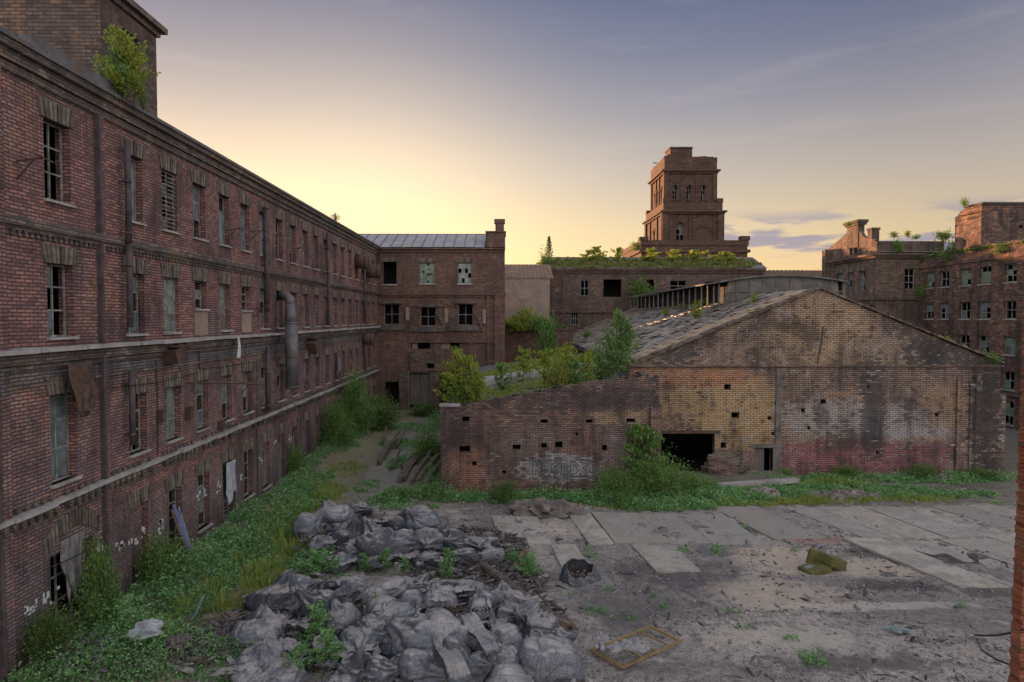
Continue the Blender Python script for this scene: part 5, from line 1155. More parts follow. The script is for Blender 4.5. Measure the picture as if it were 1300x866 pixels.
for i, (px, pt, w, lb) in enumerate(((745, 318, 10, 'small sapling on the hall roof edge left of the dark bush window'), (757, 313, 12, 'forked sapling on the hall roof left of the tower base'), (783, 314, 10, 'sapling on the hall roof just left of the tower base'),
                                     (826, 316, 14, 'leafy sprout on the hall roof under the left edge of the tower'), (858, 317, 16, 'yellow sprout on the hall roof under the middle of the tower'), (886, 317, 14, 'bushy sprout on the hall roof under the right side of the tower'), (917, 320, 18, 'round sprout on the hall roof right of the tower'))):
    pl('sapling', 'sapling', px, 330, pt, 121, w * 1.5, 'leaf_yellow', lb, 'sapling', zfix=21.6, n=500, ls=.13, seed=i % 3)
pl('sapling', 'tree', 808, 322, 304, 146, 18, 'leaf', 'small tree on the left corner of the tower base parapet', 'tree', n=500, ls=.1, seed=1)
for i, (px, pt) in enumerate(((890, 200), (898, 201), (849, 200), (832, 208))): pl('sapling', 'bush', px, 206, pt, 150.5, 9, 'leaf_dark', ('tuft of leaves on the tower parapet right of the turret', 'second tuft of leaves near the right corner of the tower parapet', 'tuft of leaves at the left foot of the turret', 'tuft of leaves near the left corner of the tower parapet')[i], 'bush', n=120, ls=.2, seed=i % 3)
# left roof and parapet
pl('sapling', 'sapling', 158, 130, 36, 28.4, 46, 'leaf_yellow', 'tallest sapling growing on the cornice in front of the roof block of the left building', 'sapling', n=1500, ls=.05, seed=2)
pl('sapling', 'sapling', 170, 134, 62, 28.9, 38, 'leaf_yellow', 'sapling at the right of the tallest one on the left cornice', 'sapling', n=1200, ls=.055, seed=0)
pl('sapling', 'sapling', 147, 128, 58, 28.0, 30, 'leaf', 'sapling at the left of the tallest one on the left cornice', 'sapling', n=1000, ls=.06, seed=1)
pl('sapling', 'bush', 182, 140, 108, 29.3, 24, 'leaf', 'low shrub on the left cornice beside the roof block corner', 'bush', n=700, ls=.08, seed=1)
pl('sapling', 'tree', 152, 128, 70, 28.3, 34, 'leaf', 'low bush at the foot of the tree on the left cornice', 'bush', n=2200, ls=.05, seed=0)
pl('sapling', 'tree', 426, 286, 266, 66, 14, 'rust' if False else 'leaf_dark', 'tiny tree silhouetted on the far roof edge of the left building', 'tree', n=400, ls=.07, seed=1)
# right roofs
for (kind, px, pb, pt, Y, w, mt, lb) in (('bush', 1078, 287, 281, 92.5, 14, 'leaf', 'flat tuft of weeds on the flared chimney of the gabled house'), ('tree', 1135, 304, 292, 90, 11, 'leaf_yellow', 'small orange green shrub on the gabled house roof left of the ivy'),
        ('tree', 1152, 304, 290, 90, 9, 'leaf_yellow', 'thin shrub in the middle of the gabled house roof'), ('bush', 1163, 304, 297, 90, 14, 'leaf', 'spreading low shrub on the gabled house roof'), ('tree', 1197, 312, 288, 86.5, 24, 'leaf_yellow', 'largest shrub on the roof where house and mill meet'),
        ('bush', 1140, 322, 302, 87.6, 16, 'leaf', 'ivy clump spilling over the house cornice'), ('bush', 1207, 334, 305, 82.5, 44, 'leaf', 'big green bush hanging over the top of the mill wall'), ('bush', 1222, 336, 318, 80.5, 26, 'leaf_dark', 'dark bush below the roof block of the mill'),
        ('bush', 1224, 263, 250, 79.0, 14, 'leaf', 'dry weeds on the corner of the mill roof block'), ('bush', 1172, 378, 358, 86.8, 24, 'leaf', 'green bush growing from the wall corner between house and mill'),
        ('bush', 1271, 322, 308, 73, 26, 'leaf_dark', 'dark tuft on the mill wall under the right roof block'), ('bush', 1202, 436, 426, 53.5, 14, 'leaf_yellow', 'bright sprout on the right slope of the warehouse roof'), ('bush', 1257, 462, 444, 50.6, 26, 'leaf', 'green tuft on the right eave of the warehouse'), ('bush', 1237, 458, 448, 50.8, 26, 'leaf_dark', 'dark tuft near the right eave of the warehouse')):
    pl('sapling' if kind != 'bush' else 'bush', kind, px, pb, pt, Y, w, mt, lb, 'bush', n=500 if kind == 'tree' else 900, ls=.1, seed=random.randrange(3))
for (px, pb, pt, Y, w, lb) in ((877, 388, 372, 68, 34, 'weeds'), (840, 400, 388, 62, 20, ''), (878, 405, 388, 58.5, 26, ''), (1003, 370, 358, 62, 10, '')): pass
def roofplant(px, pt, h, w, lb, mt='leaf_yellow'):
    # find the slope: march along the ray until it meets the slate plane
    d = ray(px, pt); t = 5.0
    while t < 140:
        p = CAM + d * t
        if p.z < ZP - (XP - p.x) * sl_ + .1: break
        t += .25
    plant('bush', 'bush', p + Vector((0, 0, -.05)), h, w, mt, lb, 'bush', n=900, ls=.09)
roofplant(846, 400, 1.0, 1.0, 'sprout low on the slate roof near its left part'); roofplant(884, 404, 1.5, 1.2, 'taller weed on the slate roof near the brown verge'); roofplant(893, 388, .8, 2.0, 'long low weeds on the slate roof under the clerestory'); roofplant(868, 390, .6, 1.6, 'flat weeds on the slate roof under the left of the clerestory'); roofplant(957, 384, 1.0, .7, 'single sprout beside the clerestory end wall')
roofplant(745, 428, 1.1, 2.0, 'weeds at the lower left edge of the slate roof', 'leaf'); roofplant(722, 430, .9, 2.2, 'weeds at the far lower corner of the slate roof', 'leaf')

# ---- ground cover, nobody could count it
def hummocks(name, label, zones, mat, leaf=.09, kind='leafy', parent=None, zfun=None, cat='weeds'):
    Cs = []; Ds = []; Ls = []
    for (cx, cy, rx, ry, dens, h, hr) in zones:
        n = int(pi * rx * ry * dens * 1.9); a = rng.uniform(0, 2 * pi, n); r = np.sqrt(rng.random(n)); x = cx + rx * r * np.cos(a); y = cy + ry * r * np.sin(a)
        msk = (np.sin(x * 1.3 + cx) + np.sin(y * 1.7 + x * .6) + rng.normal(0, .7, n)) > -1.1; x, y, r = x[msk], y[msk], r[msk]
        ok = x > XL + .12; x, y, r = x[ok], y[ok], r[ok]
        hh_ = 1.35 * h * rng.uniform(.3, 1.3, len(x)) * (.75 + .5 * np.abs(np.sin(x * .9 + y * .7))) * (1 - .6 * r ** 3); rr_ = hr * rng.uniform(.6, 1.3, len(x))
        k = (26 if h < 1.0 or len(zones) > 12 else 110) if kind == 'leafy' else 16
        X = np.repeat(x, k); Y = np.repeat(y, k); Hh = np.repeat(hh_, k); Rr = np.repeat(rr_, k); q = rng.uniform(0, 2 * pi, len(X)); s_ = np.sqrt(rng.random(len(X)))
        if kind == 'leafy':
            u = rng.random(len(X)) ** .6; px_ = X + np.cos(q) * s_ * Rr; py_ = Y + np.sin(q) * s_ * Rr; pz = Hh * (1 - s_ ** 2 * .8) * u
            Dd = np.stack([np.cos(q) * .8, np.sin(q) * .8, rng.normal(.35, .4, len(q))], -1); Ll = 1.2 * leaf * rng.uniform(.6, 1.35, len(X)); wd = Ll * .55
        else:
            px_ = X + np.cos(q) * s_ * Rr; py_ = Y + np.sin(q) * s_ * Rr; Ll = Hh * rng.uniform(.5, 1.1, len(X)); pz = Ll * .45; wd = leaf * .22 + 0 * Ll
            Dd = np.stack([np.cos(q) * .35, np.sin(q) * .35, np.ones(len(q))], -1)
        px_ = np.maximum(px_, XL + .04); gz = (zfun or H)(px_, py_)
        V, Fq = leaf_quads(np.stack([px_, py_, gz + pz], -1), Dd, Ll, wd); Cs.append((V, Fq))
    off = 0; VV = []; FF = []
    for V, Fq in Cs: VV.append(V); FF.append(Fq + off); off += len(V)
    VV = np.concatenate(VV); FF = np.concatenate(FF)
    if parent: VV = VV - np.array(parent_origin(parent))
    o = bpy.data.objects.new(name, np_mesh(name, VV, FF, M[mat])); COL.objects.link(o)
    if parent: o.parent = parent; return tag(o, kind='stuff')
    return tag(o, label, cat, kind='stuff')
Z = lambda px, py, wpx, ry, dens, h, hr=.3: (lambda p: (p.x, p.y, wpx / 845 * p.y / 2, ry, dens, h, hr))(gp(px, py))
hummocks('weeds', 'thick nettles and weeds along the foot of the left building', [(-14.0, 24.3, 2.6, 3.0, 7, .45, .3), (-14.2, 28.5, 2.3, 3.6, 7, .45, .3), (-13.6, 32.5, 2.7, 3.6, 6, .4, .3), (-13.9, 37.0, 2.3, 4.0, 6, .35, .3),
    (-13.9, 42.5, 2.6, 4.2, 6, .35, .3), (-14.6, 49.0, 1.8, 4.0, 5, .3, .3), (-15.8, 56, .8, 5, 6, .5, .3), (-15.0, 62.5, 1.6, 5, 7, .6, .35)], 'weed', .10)
hummocks('weeds', 'shoulder high clumps of weeds standing in the green strip by the left building', [(-14.6, 25.5, 1.8, 2.5, 1.0, 1.2, .75), (-14.6, 31, 1.8, 3.0, 1.3, 1.25, .8), (-13.4, 34.5, 2.2, 2.5, 1.1, 1.1, .8), (-14.2, 40.5, 2.0, 3.0, 1.0, 1.0, .75), (-14.4, 45.5, 1.8, 3, .8, 1.0, .7)], 'weed', .12)
hummocks('weeds', 'tall yellow green grass stalks mixed into the weeds by the left building', [(-12.2, 27, 1.6, 4, 2, .6, .3), (-12.0, 34, 1.8, 5, 2, .6, .3), (-12.6, 41, 2.2, 5, 2, .5, .3)], 'grass', .2, 'blades')
hummocks('weeds', 'yellowish grass between the weeds and the sack heaps', [(-10.4, 29.2, 1.6, 3.2, 8, .3, .25), (-10.6, 34, 1.4, 3.5, 5, .28, .25), (-11.0, 39, 2.2, 3.5, 7, .3, .25), (-12.8, 45.6, 2.2, 3, 7, .25, .25), (-12.2, 52.5, 1.6, 2.5, 5, .2, .25)], 'grass', .16, 'blades')
hummocks('weeds', 'weeds on the debris mound in the bottom left corner', [(-12.4, 23.3, 2.6, 1.8, 12, .45, .28), (-9.5, 22.4, 1.6, 1.2, 8, .4, .28), (-13.5, 21.6, 3, 1.2, 12, .6, .3)], 'weed', .085)
hummocks('weeds', 'fresh green clumps growing among the lower sack heap', [Z(400, 800, 60, .7, 16, .7), Z(395, 835, 50, .6, 14, .7), Z(365, 850, 50, .5, 10, .45), Z(480, 775, 50, .4, 12, .5), Z(335, 805, 30, .4, 10, .5), Z(315, 835, 30, .5, 8, .4)], 'weed', .09)
hummocks('weeds', 'bright clumps standing between the upper and lower sack heaps', [Z(400, 715, 60, 1.2, 12, .7), Z(372, 725, 40, 1.0, 8, .35), Z(672, 728, 26, .6, 14, .8), Z(655, 708, 40, .6, 10, .4), Z(430, 735, 20, .4, 8, .4)], 'weed', .085)
hummocks('weeds', 'low weeds round the timber heap beside the lean-to', [(-4.9, 47, 1.2, 2.6, 10, .5, .32), (-4.6, 53, 2.0, 4, 9, .6, .35), (-7.0, 44.2, 1.4, .8, 10, .5, .3), (-8.3, 55, 1.2, 3.0, 6, .3, .3), (-7.6, 43.2, 1.6, 1.2, 10, .45, .3), (-9.7, 63, 2.2, 2.2, 7, .25, .3), (-8.5, 73, 4, 3, 5, .25, .3), (-5.5, 80, 4, 4, 6, .6, .4)], 'weed', .12)
hummocks('weeds', 'band of weeds along the foot of the graffiti wall', [(-3.6, 43.9, 2.4, 1.0, 16, .6, .32), (-.2, 43.9, 2.6, 1.0, 16, .55, .32), (3.4, 43.6, 2.8, .9, 16, .6, .32), (6.8, 43.0, 2.6, 1.2, 16, .65, .32), (9.5, 42.3, 2.6, 1.4, 16, .6, .32), (12.2, 42.6, 2.0, 1.6, 12, .5, .32)], 'weed', .12)
hummocks('weeds', 'green turf below the concrete step and the maroon wall', [(14.5, 44.2, 3.0, 2.4, 15, .35, .32), (18.5, 45.0, 3.4, 1.9, 14, .32, .3), (23.0, 45.6, 3.4, 2.0, 14, .35, .32), (27.0, 45.2, 3.0, 1.5, 11, .3, .3), (20, 48.5, 2.2, 1.2, 8, .4, .3), (26, 48.8, 4.5, 1.2, 13, .4, .3), (32.5, 48.8, 4.2, 1.2, 12, .4, .3), (31, 44.4, 2.4, 1.0, 6, .25, .3), (37.2, 49, 2, 1, 8, .4, .3), (12.4, 42.2, 1.5, .8, 10, .3, .25)], 'weed', .12)
hummocks('weeds', 'yellowing grass edging the turf before the warehouse', [(15.0, 42.2, 2.6, .8, 12, .28, .2), (20.5, 42.9, 4.0, .8, 12, .28, .2), (26.5, 43.4, 3.5, .8, 8, .25, .2), (8, 41.4, 4, .5, 6, .25, .2), (23, 47.4, 4, .9, 9, .4, .2)], 'grass', .14, 'blades')
zs_ = [Z(px, py, w, .35 * w / 20, 14, .28, .2) for px, py, w in ((697, 695, 10), (748, 698, 9), (758, 700, 14), (866, 700, 16), (908, 701, 18), (749, 706, 14), (755, 722, 8), (707, 720, 10), (773, 750, 10), (757, 778, 22), (800, 778, 26), (836, 758, 10), (842, 770, 12), (946, 670, 14), (958, 680, 6), (1008, 700, 12), (1022, 676, 4),
      (946, 742, 8), (920, 778, 10), (934, 777, 10), (972, 779, 8), (948, 794, 14), (1005, 812, 14), (1032, 838, 30), (1225, 771, 12), (1265, 640, 14), (1280, 676, 8), (912, 695, 10), (780, 785, 16), (722, 757, 10), (717, 745, 8), (975, 700, 6), (630, 690, 16), (640, 672, 12), (575, 668, 8))]
hummocks('weeds', 'scattered small tufts sprouting from the bare yard', zs_, 'weed', .07)
hummocks('weeds', 'grassy fringe along the rear of the yard beyond the heaps', [(-9.8, 47, 1.0, 2, 4, .15, .2), (-6, 41.5, 2, .6, 7, .3, .3)], 'weed', .1)
zr = lambda x, y: 20.76 + np.clip((y - YM + .7) * .367, 0, 2.64)
hummocks('roof_weeds', '', [(16, YM + 2.6, 9.5, 3.2, .7, .7, .4), (30, YM + 2.6, 8, 3.2, .9, .8, .4), (40, YM + 2.6, 6.5, 3, .9, .8, .4)], 'dry_weed', .26, parent=ruin, zfun=zr)
hummocks('roof_weeds', '', [(14, YM + 1.8, 8, 2.6, 3, .5, .5), (26, YM + 1.8, 9, 2.6, 3, .6, .5), (38, YM + 1.8, 8, 2.6, 3, .6, .5)], 'dry_weed', .7, 'blades', parent=ruin, zfun=zr)
zl = lambda x, y: 5.57 + (x + 4.2) * .135
hummocks('roof_weeds', '', [(-2.4, 46.4, 1.6, .7, 22, .6, .25), (-.6, 46.4, 2.2, .6, 16, .5, .25), (1.6, 46.5, 1.8, .6, 14, .45, .25), (4.4, 46.6, 2.0, .7, 16, .4, .25), (2, 52, 5, 5, 3, .4, .3), (6.5, 47.5, 2.5, 1.2, 5, .35, .3), (4, 70, 6, 12, 2.5, .7, .5), (9.3, 46, .9, .4, 18, .3, .2)], 'leaf_yellow', .09, parent=lean, zfun=zl)
zg = lambda x, y: 10.25 + 0 * x
hummocks('roof_weeds', '', [(3.5, 94, 5, 2, 8, 1.3, .5)], 'leaf_dark', .2, parent=gw, zfun=zg)
zm = lambda x, y: 19.75 + 0 * x
hummocks('roof_weeds', '', [(XR + .3, 80, .4, 8, 14, .35, .3), (XR + .5, 71, .4, 3, 14, .4, .3)], 'leaf_dark', .18, parent=right, zfun=lambda x, y: 19.95 + 0 * x)

# ================================================================== SACKS
bm = bmesh.new(); bmesh.ops.create_icosphere(bm, subdivisions=5, radius=1); bm.verts.ensure_lookup_table()
SV = np.array([v.co[:] for v in bm.verts]); SF = np.array([[v.index for v in f.verts] for f in bm.faces]); bm.free()
bm = bmesh.new(); bmesh.ops.create_icosphere(bm, subdivisions=4, radius=1)
SV4 = np.array([v.co[:] for v in bm.verts]); SF4 = np.array([[v.index for v in f.verts] for f in bm.faces]); bm.free()
from mathutils import noise as MN
def sack_mesh(seed, fold=.12, hi=False):
    """half-filled bag: soft body, long creases running from the gathered neck, sagging foot"""
    r = np.random.default_rng(seed); P, Fq = (SV, SF) if hi else (SV4, SF4)
    o1 = Vector(r.uniform(-50, 50, 3)); e = 2.0 + r.uniform(.0, .9)
    B = P / (np.abs(P) ** e).sum(1, keepdims=True) ** (1 / e)
    nk = np.array([r.uniform(-1, 1), r.uniform(-1, 1), r.uniform(.0, .9)]); nk /= np.linalg.norm(nk)
    t = np.cross(nk, [0.3, .2, 1]); t /= np.linalg.norm(t); b2 = np.cross(nk, t)
    d = np.empty(len(P)); kf = r.uniform(1.1, 1.8); nf = r.integers(6, 10); ph = r.uniform(0, 6, 4)
    for i, v in enumerate(P):
        q = Vector(v); c = float(v @ nk); u = float(v @ t); w = float(v @ b2); rr = max((u * u + w * w) ** .5, 1e-3); an_ = math.atan2(w, u)
        wp = MN.noise_vector(q * 1.1 + o1)
        # long folds fanning out from the neck, dying out over the belly
        f1 = abs(math.sin(an_ * nf * .5 + wp.x * 2.2 + ph[0])); f2 = abs(math.sin(an_ * nf * 1.1 + wp.y * 3 + ph[1]))
        fan = min(1.0, max(0.0, (c + .75) / 1.2)); ed = min(1.0, rr * 1.8)
        # slack horizontal sag creases on the lower side
        f3 = abs(math.sin(c * 5.5 + wp.z * 2.6 + ph[2])); lowf = min(1.0, max(0.0, (.5 - c)))
        d[i] = 1 + .34 * MN.noise(q * .8 + o1) + .07 * MN.noise(q * 2.1 + o1) - ed * (fan * (.15 * math.exp(-f1 / .14) + .07 * math.exp(-f2 / .16)) + .10 * lowf * math.exp(-f3 / .15))
    c = P @ nk; an = np.arctan2(P @ t, P @ b2); m = np.clip((c - .6) / .4, 0, 1)
    d *= 1 - .45 * m ** 1.2 * (1 - m ** 5); d += .12 * m * np.sin(an * 7 + 2 * c)
    V = B * d[:, None]; V += nk * (m ** 2.5)[:, None] * .45
    V[:, 2] = np.where(V[:, 2] < -.3, -.3 + (V[:, 2] + .3) * .2, V[:, 2]); V[:, :2] *= (1 + .18 * np.clip(-V[:, 2:3] + .1, 0, .5))
    return np_mesh('sack', V, Fq, M['sack'], True)
HEAP = []
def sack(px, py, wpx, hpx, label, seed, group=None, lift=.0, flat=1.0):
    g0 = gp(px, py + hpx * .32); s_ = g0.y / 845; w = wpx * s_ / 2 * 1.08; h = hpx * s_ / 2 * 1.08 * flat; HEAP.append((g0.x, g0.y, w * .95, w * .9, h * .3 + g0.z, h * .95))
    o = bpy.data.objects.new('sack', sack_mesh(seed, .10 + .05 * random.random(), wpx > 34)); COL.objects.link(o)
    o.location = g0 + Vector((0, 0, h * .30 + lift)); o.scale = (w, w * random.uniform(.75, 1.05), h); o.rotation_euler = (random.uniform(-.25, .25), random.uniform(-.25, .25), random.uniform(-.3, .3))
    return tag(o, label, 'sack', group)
GU, GL, GG = 'grey plastic sacks of the upper heap', 'grey plastic sacks of the lower heap', 'grey plastic sacks lying apart'
up = [(391, 668, 40, 42, 'round slack sack with a hollow at the left end of the upper heap'), (424, 658, 50, 40, 'large smooth sack second from the left end of the upper heap'), (445, 676, 42, 34, 'sack tucked in front of the large smooth one, upper heap'), (455, 648, 36, 24, 'small sack at the top of the upper heap'),
      (479, 688, 56, 50, 'pale sack in the middle of the upper heap'), (528, 660, 50, 32, 'broad pale sack at the top right of the upper heap'), (512, 688, 44, 44, 'sack right beside the pale one in the middle of the upper heap'), (545, 688, 40, 42, 'tall sack below the broad pale one of the upper heap'), (575, 690, 40, 36, 'second sack from the right end of the upper heap'), (602, 692, 40, 28, 'sack at the right end of the upper heap'),
      (498, 664, 34, 28, 'small sack behind the pale one, left of the broad sack, upper heap'), (450, 702, 36, 28, 'low sack in the front row of the upper heap, below its middle left'), (430, 712, 34, 26, 'sack at the front left foot of the upper heap by the green clump'), (545, 710, 36, 26, 'low sack at the front of the upper heap under the tall one'), (470, 715, 30, 20, 'smallest sack at the front of the upper heap between green clumps'), (588, 706, 34, 24, 'low front sack near the right end of the upper heap'), (622, 705, 34, 22, 'outlying low sack beyond the right end of the upper heap'), (408, 690, 30, 26, 'small sack below the hollow round one of the upper heap')]
lo = [(352, 757, 74, 42, 'long pale sack at the left top of the lower heap'), (380, 745, 50, 34, 'sack behind the long pale one at the left top of the lower heap'), (402, 768, 44, 46, 'upright sack right of the long pale one, lower heap'), (432, 782, 40, 48, 'standing bluish sack in the left middle of the lower heap'), (452, 748, 46, 42, 'peaked sack in the top middle of the lower heap'), (430, 742, 34, 22, 'small sack left of the peaked one, lower heap'), (487, 757, 62, 38, 'wide sack right of the peaked one, lower heap'),
      (521, 745, 46, 28, 'sack with a curled dark mouth at the top of the lower heap'), (500, 778, 66, 34, 'wide low sack with weeds growing over it'), (548, 795, 96, 66, 'largest pale crumpled sack in the middle of the lower heap'), (522, 762, 30, 34, 'narrow sack under the curled dark mouth, lower heap'), (560, 757, 40, 28, 'sack at the top of the lower heap behind the largest pale one'), (592, 752, 46, 26, 'flat sack at the upper right top of the lower heap'), (612, 765, 36, 34, 'sack behind the rolled up coil in the lower heap'), (640, 762, 48, 38, 'sack right of the coil at the top right of the lower heap'), (662, 780, 58, 44, 'broad sack beside the long rotten beam, lower heap'),
      (688, 800, 58, 46, 'smooth round sack at the right of the lower heap'), (697, 836, 84, 64, 'big bluish sack in the bottom right of the lower heap'), (640, 812, 46, 38, 'sack in front of the coil, left of the big bluish one'), (610, 815, 44, 34, 'sack right of the two folded sheeting strips'), (640, 842, 48, 44, 'sack left of the big bluish one near the bottom edge'), (575, 838, 50, 62, 'sack under the two folded sheeting strips at the bottom'), (536, 848, 54, 54, 'striped fallen sack at the bottom middle of the lower heap'), (600, 848, 40, 46, 'small upright sack between the strips and the bottom right sacks'),
      (478, 800, 56, 38, 'sack left of the largest pale crumpled one, lower heap'), (505, 812, 46, 30, 'low sack in front left of the largest pale crumpled one'), (455, 815, 50, 36, 'sack right of the fresh green clump in the lower heap'), (650, 862, 66, 36, 'rough sack cut by the bottom edge of the picture'), (485, 850, 44, 44, 'sack left of the striped fallen one at the bottom edge'), (452, 848, 46, 46, 'sack at the bottom edge right of the green clump'), (335, 797, 56, 30, 'flat sack under the long pale one at the left end of the lower heap'), (330, 838, 52, 44, 'torn sack at the left edge of the lower heap'), (355, 858, 60, 36, 'sack cut by the bottom edge right of the torn left sack'), (318, 862, 46, 30, 'leftmost sack at the bottom edge of the picture'), (430, 868, 50, 30, 'sack mostly below the bottom edge under the green clump'), (710, 815, 34, 34, 'small sack at the right tip of the lower heap by the beam end')]
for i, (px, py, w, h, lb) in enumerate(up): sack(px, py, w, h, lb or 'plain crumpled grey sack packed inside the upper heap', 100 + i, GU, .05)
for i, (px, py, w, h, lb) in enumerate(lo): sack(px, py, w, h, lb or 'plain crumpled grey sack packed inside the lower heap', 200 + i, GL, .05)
# torn sheeting draped between and over the sacks
HP = np.array(HEAP)
def heap_top(x, y):
    z = H(x, y) + .02
    for cx, cy, rx, ry, cz, h in HP:
        q = 1 - ((x - cx) / rx) ** 2 - ((y - cy) / ry) ** 2; z = np.where(q > 0, np.maximum(z, cz + h * np.sqrt(np.maximum(q, 0))), z)
    return z
def drape(name, label, cat, n, box, smin, smax, mat, K=11, amp=.10, lift=.03, gap=False):
    VV = []; FF = []; off = 0; Ig = np.arange((K + 1) ** 2).reshape(K + 1, K + 1); Fg = np.stack([Ig[:-1, :-1], Ig[:-1, 1:], Ig[1:, 1:], Ig[1:, :-1]], -1).reshape(-1, 4); k = 0
    uu, vv = np.meshgrid(np.linspace(-1, 1, K + 1), np.linspace(-1, 1, K + 1))
    while k < n:
        zx = HP[rng.integers(len(HP))]; cx = zx[0] + rng.normal(0, .8); cy = zx[1] + rng.normal(0, .7)
        s_ = rng.uniform(smin, smax); a = rng.uniform(0, pi); el = rng.uniform(.25, .8); ph = rng.uniform(0, 6, 4); r_ = 1 + .25 * np.sin(np.arctan2(vv, uu) * 3 + ph[0])
        U = uu * s_ * r_; Vv = vv * s_ * el * r_; x = cx + U * cos(a) - Vv * sin(a); y = cy + U * sin(a) + Vv * cos(a)
        z = H(x, y) + .25 + .3 * rng.random() if gap else heap_top(x, y); zm = np.mean(z); z = zm + (z - zm) * .75
        f = np.abs(np.sin(uu * rng.uniform(3, 7) + vv * rng.uniform(-2, 2) + ph[1])) + .3 * np.abs(np.sin(vv * rng.uniform(2, 4) + uu * 2 + ph[2]))
        z = z + amp * f * s_ * 1.1 + lift + .15 * s_ * rng.uniform(-1, 1) * uu
        VV.append(np.stack([x + .08 * s_ * np.sin(vv * 7 + ph[2]), y + .08 * s_ * np.sin(uu * 6 + ph[1]), z], -1).reshape(-1, 3)); FF.append(Fg + off); off += (K + 1) ** 2; k += 1
    o = bpy.data.objects.new(name, np_mesh(name, np.concatenate(VV), np.concatenate(FF), M[mat], True)); COL.objects.link(o); return tag(o, label, cat, kind='stuff')
drape('torn_sheeting', 'tangle of torn grey sheeting lying low between the sacks', 'sheeting', 120, None, .25, .6, 'sack', K=12, amp=.12, gap=True)
drape('torn_rags', 'narrow dark strips and rags strewn through the sack heaps', 'rags', 240, None, .10, .32, 'rag_dark', K=5, amp=.2, gap=True)

# the torn sack of bricks lying apart
c = gp(735, 736); bag = thing('torn_sack', c, 'torn grey sack spilling brick rubble alone on the yard', 'sack')
nu, nv = 40, 12; V = []; Fq = []
for j in range(nv + 1):
    t = j / nv
    for i in range(nu):
        a = 2 * pi * i / nu; r = (.95 - .25 * t + .1 * sin(a * 3 + 1) + .05 * sin(a * 9 + t * 5)) * (1 if t < .85 else .88); fr = .5 + .5 * sin(a)   # higher at the back
        V.append((c.x + cos(a) * r * .98, c.y + sin(a) * r * .7, c.z - .05 + (t * (.28 + .62 * fr) + .04 * sin(a * 7) * t)))
for j in range(nv):
    for i in range(nu): a = j * nu + i; b_ = j * nu + (i + 1) % nu; Fq.append((a, b_, b_ + nu, a + nu))
mb = MB(); mb.v = V; mb.f = Fq; solid(mb.build('sack_cloth', M['sack'], bag, True), .03)
lean_brick = bmesh_list[0].copy(); lean_brick.materials.clear(); lean_brick.materials.append(M['brick_lean'])
for i in range(26):
    a = random.uniform(0, 6.28); r = random.random() ** .5 * .6; me = random.choice(bmesh_list)
    link_mesh('brick', lean_brick, bag, (cos(a) * r, sin(a) * r * .6 - .05, .12 + .3 * random.random() * (1 - r)), (random.uniform(-1, 1), random.uniform(-1, 1), random.uniform(0, 3)), (1, .5, 1.2))

# curled sheeting and folded strips on the heap
def ribbon(name, label, pts, width, mat='sack', thick=.02, fold=.0, cat='sheeting'):
    pts = [Vector(p) for p in pts]; n = len(pts); V = []; Fq = []; K = 8
    for i, p in enumerate(pts):
        d = (pts[min(i + 1, n - 1)] - pts[max(0, i - 1)]).normalized(); s_ = d.cross(Vector((0, 0, 1))).normalized(); u = s_.cross(d)
        for k in range(K + 1):
            q = (k / K - .5) * width; V.append(tuple(p + s_ * q + u * (fold * sin(k * 2.1 + i * .7) )))
    for i in range(n - 1):
        for k in range(K): a = i * (K + 1) + k; Fq.append((a, a + 1, a + K + 2, a + K + 1))
    mb = MB(); mb.v = V; mb.f = Fq; o = mb.build(name, M[mat], None, True, origin=pts[0]); solid(o, thick); return tag(o, label, cat)
def coil(px, py, r0, turns, width, label):
    c = gp(px, py) + Vector((0, 0, .75)); V = []; Fq = []; n = int(turns * 22)
    for i in range(n):
        t = i / n; a = t * turns * 2 * pi; r = r0 * (.15 + .85 * t) * (1 + .06 * sin(a * 3))
        p = Vector((c.x + cos(a) * r, c.y, c.z + sin(a) * r * .7))
        V += [tuple(p + Vector((0, -width / 2, 0))), tuple(p + Vector((0, width / 2, .1)))]
    for i in range(n - 1): Fq.append((2 * i, 2 * i + 1, 2 * i + 3, 2 * i + 2))
    mb = MB(); mb.v = V; mb.f = Fq; o = mb.build('sheeting_coil', M['sack'], None, True, origin=c); solid(o, .03); return tag(o, label, 'sheeting')
coil(610, 798, .42, 3.2, .5, 'rolled up coil of dark sheeting showing its spiral end'); coil(481, 800, .3, 2.2, .4, 'small rolled sheeting left of the largest pale sack'); coil(532, 740, .22, 2.2, .3, 'small dark roll at the top of the lower heap')
a = gp(556, 812); ribbon('sheeting_strip', 'long folded strip of grey sheeting running down to the bottom edge', [a + Vector((i * .09, -i * .28, .95 - .03 * i + .08 * sin(i))) for i in range(12)], .75, fold=.06)
a = gp(590, 806); ribbon('sheeting_strip', 'second folded strip of grey sheeting right of the long one', [a + Vector((i * .12, -i * .2, .9 - .05 * i + .07 * sin(i * 1.3))) for i in range(10)], .6, fold=.07)
a = gp(640, 790); ribbon('sheeting_strip', 'flat crossing strip of sheeting over the right sacks', [a + Vector((i * .16, .12 * sin(i * .7), .95 + .06 * sin(i))) for i in range(9)], .3, fold=.02)
a = gp(187, 820); rock('pale_slab', 'pale bluish broken slab standing in the weeds of the bottom left mound', 'rubble', a + Vector((0, 0, .5)), .62, .3, .5, M['sheet'], 31, 4, .35, .3)
a = gp(225, 822); rock('rubble_stone', 'grey lump of concrete right of the pale slab on the bottom left mound', 'rubble', a + Vector((0, 0, .2)), .5, .35, .3, M['stone'], 33, 4, .35)
a = gp(292, 790); rock('rubble_stone', 'grey lump in the grass left of the lower sack heap', 'rubble', a + Vector((0, 0, .15)), .45, .3, .3, M['stone'], 35, 4, .35)
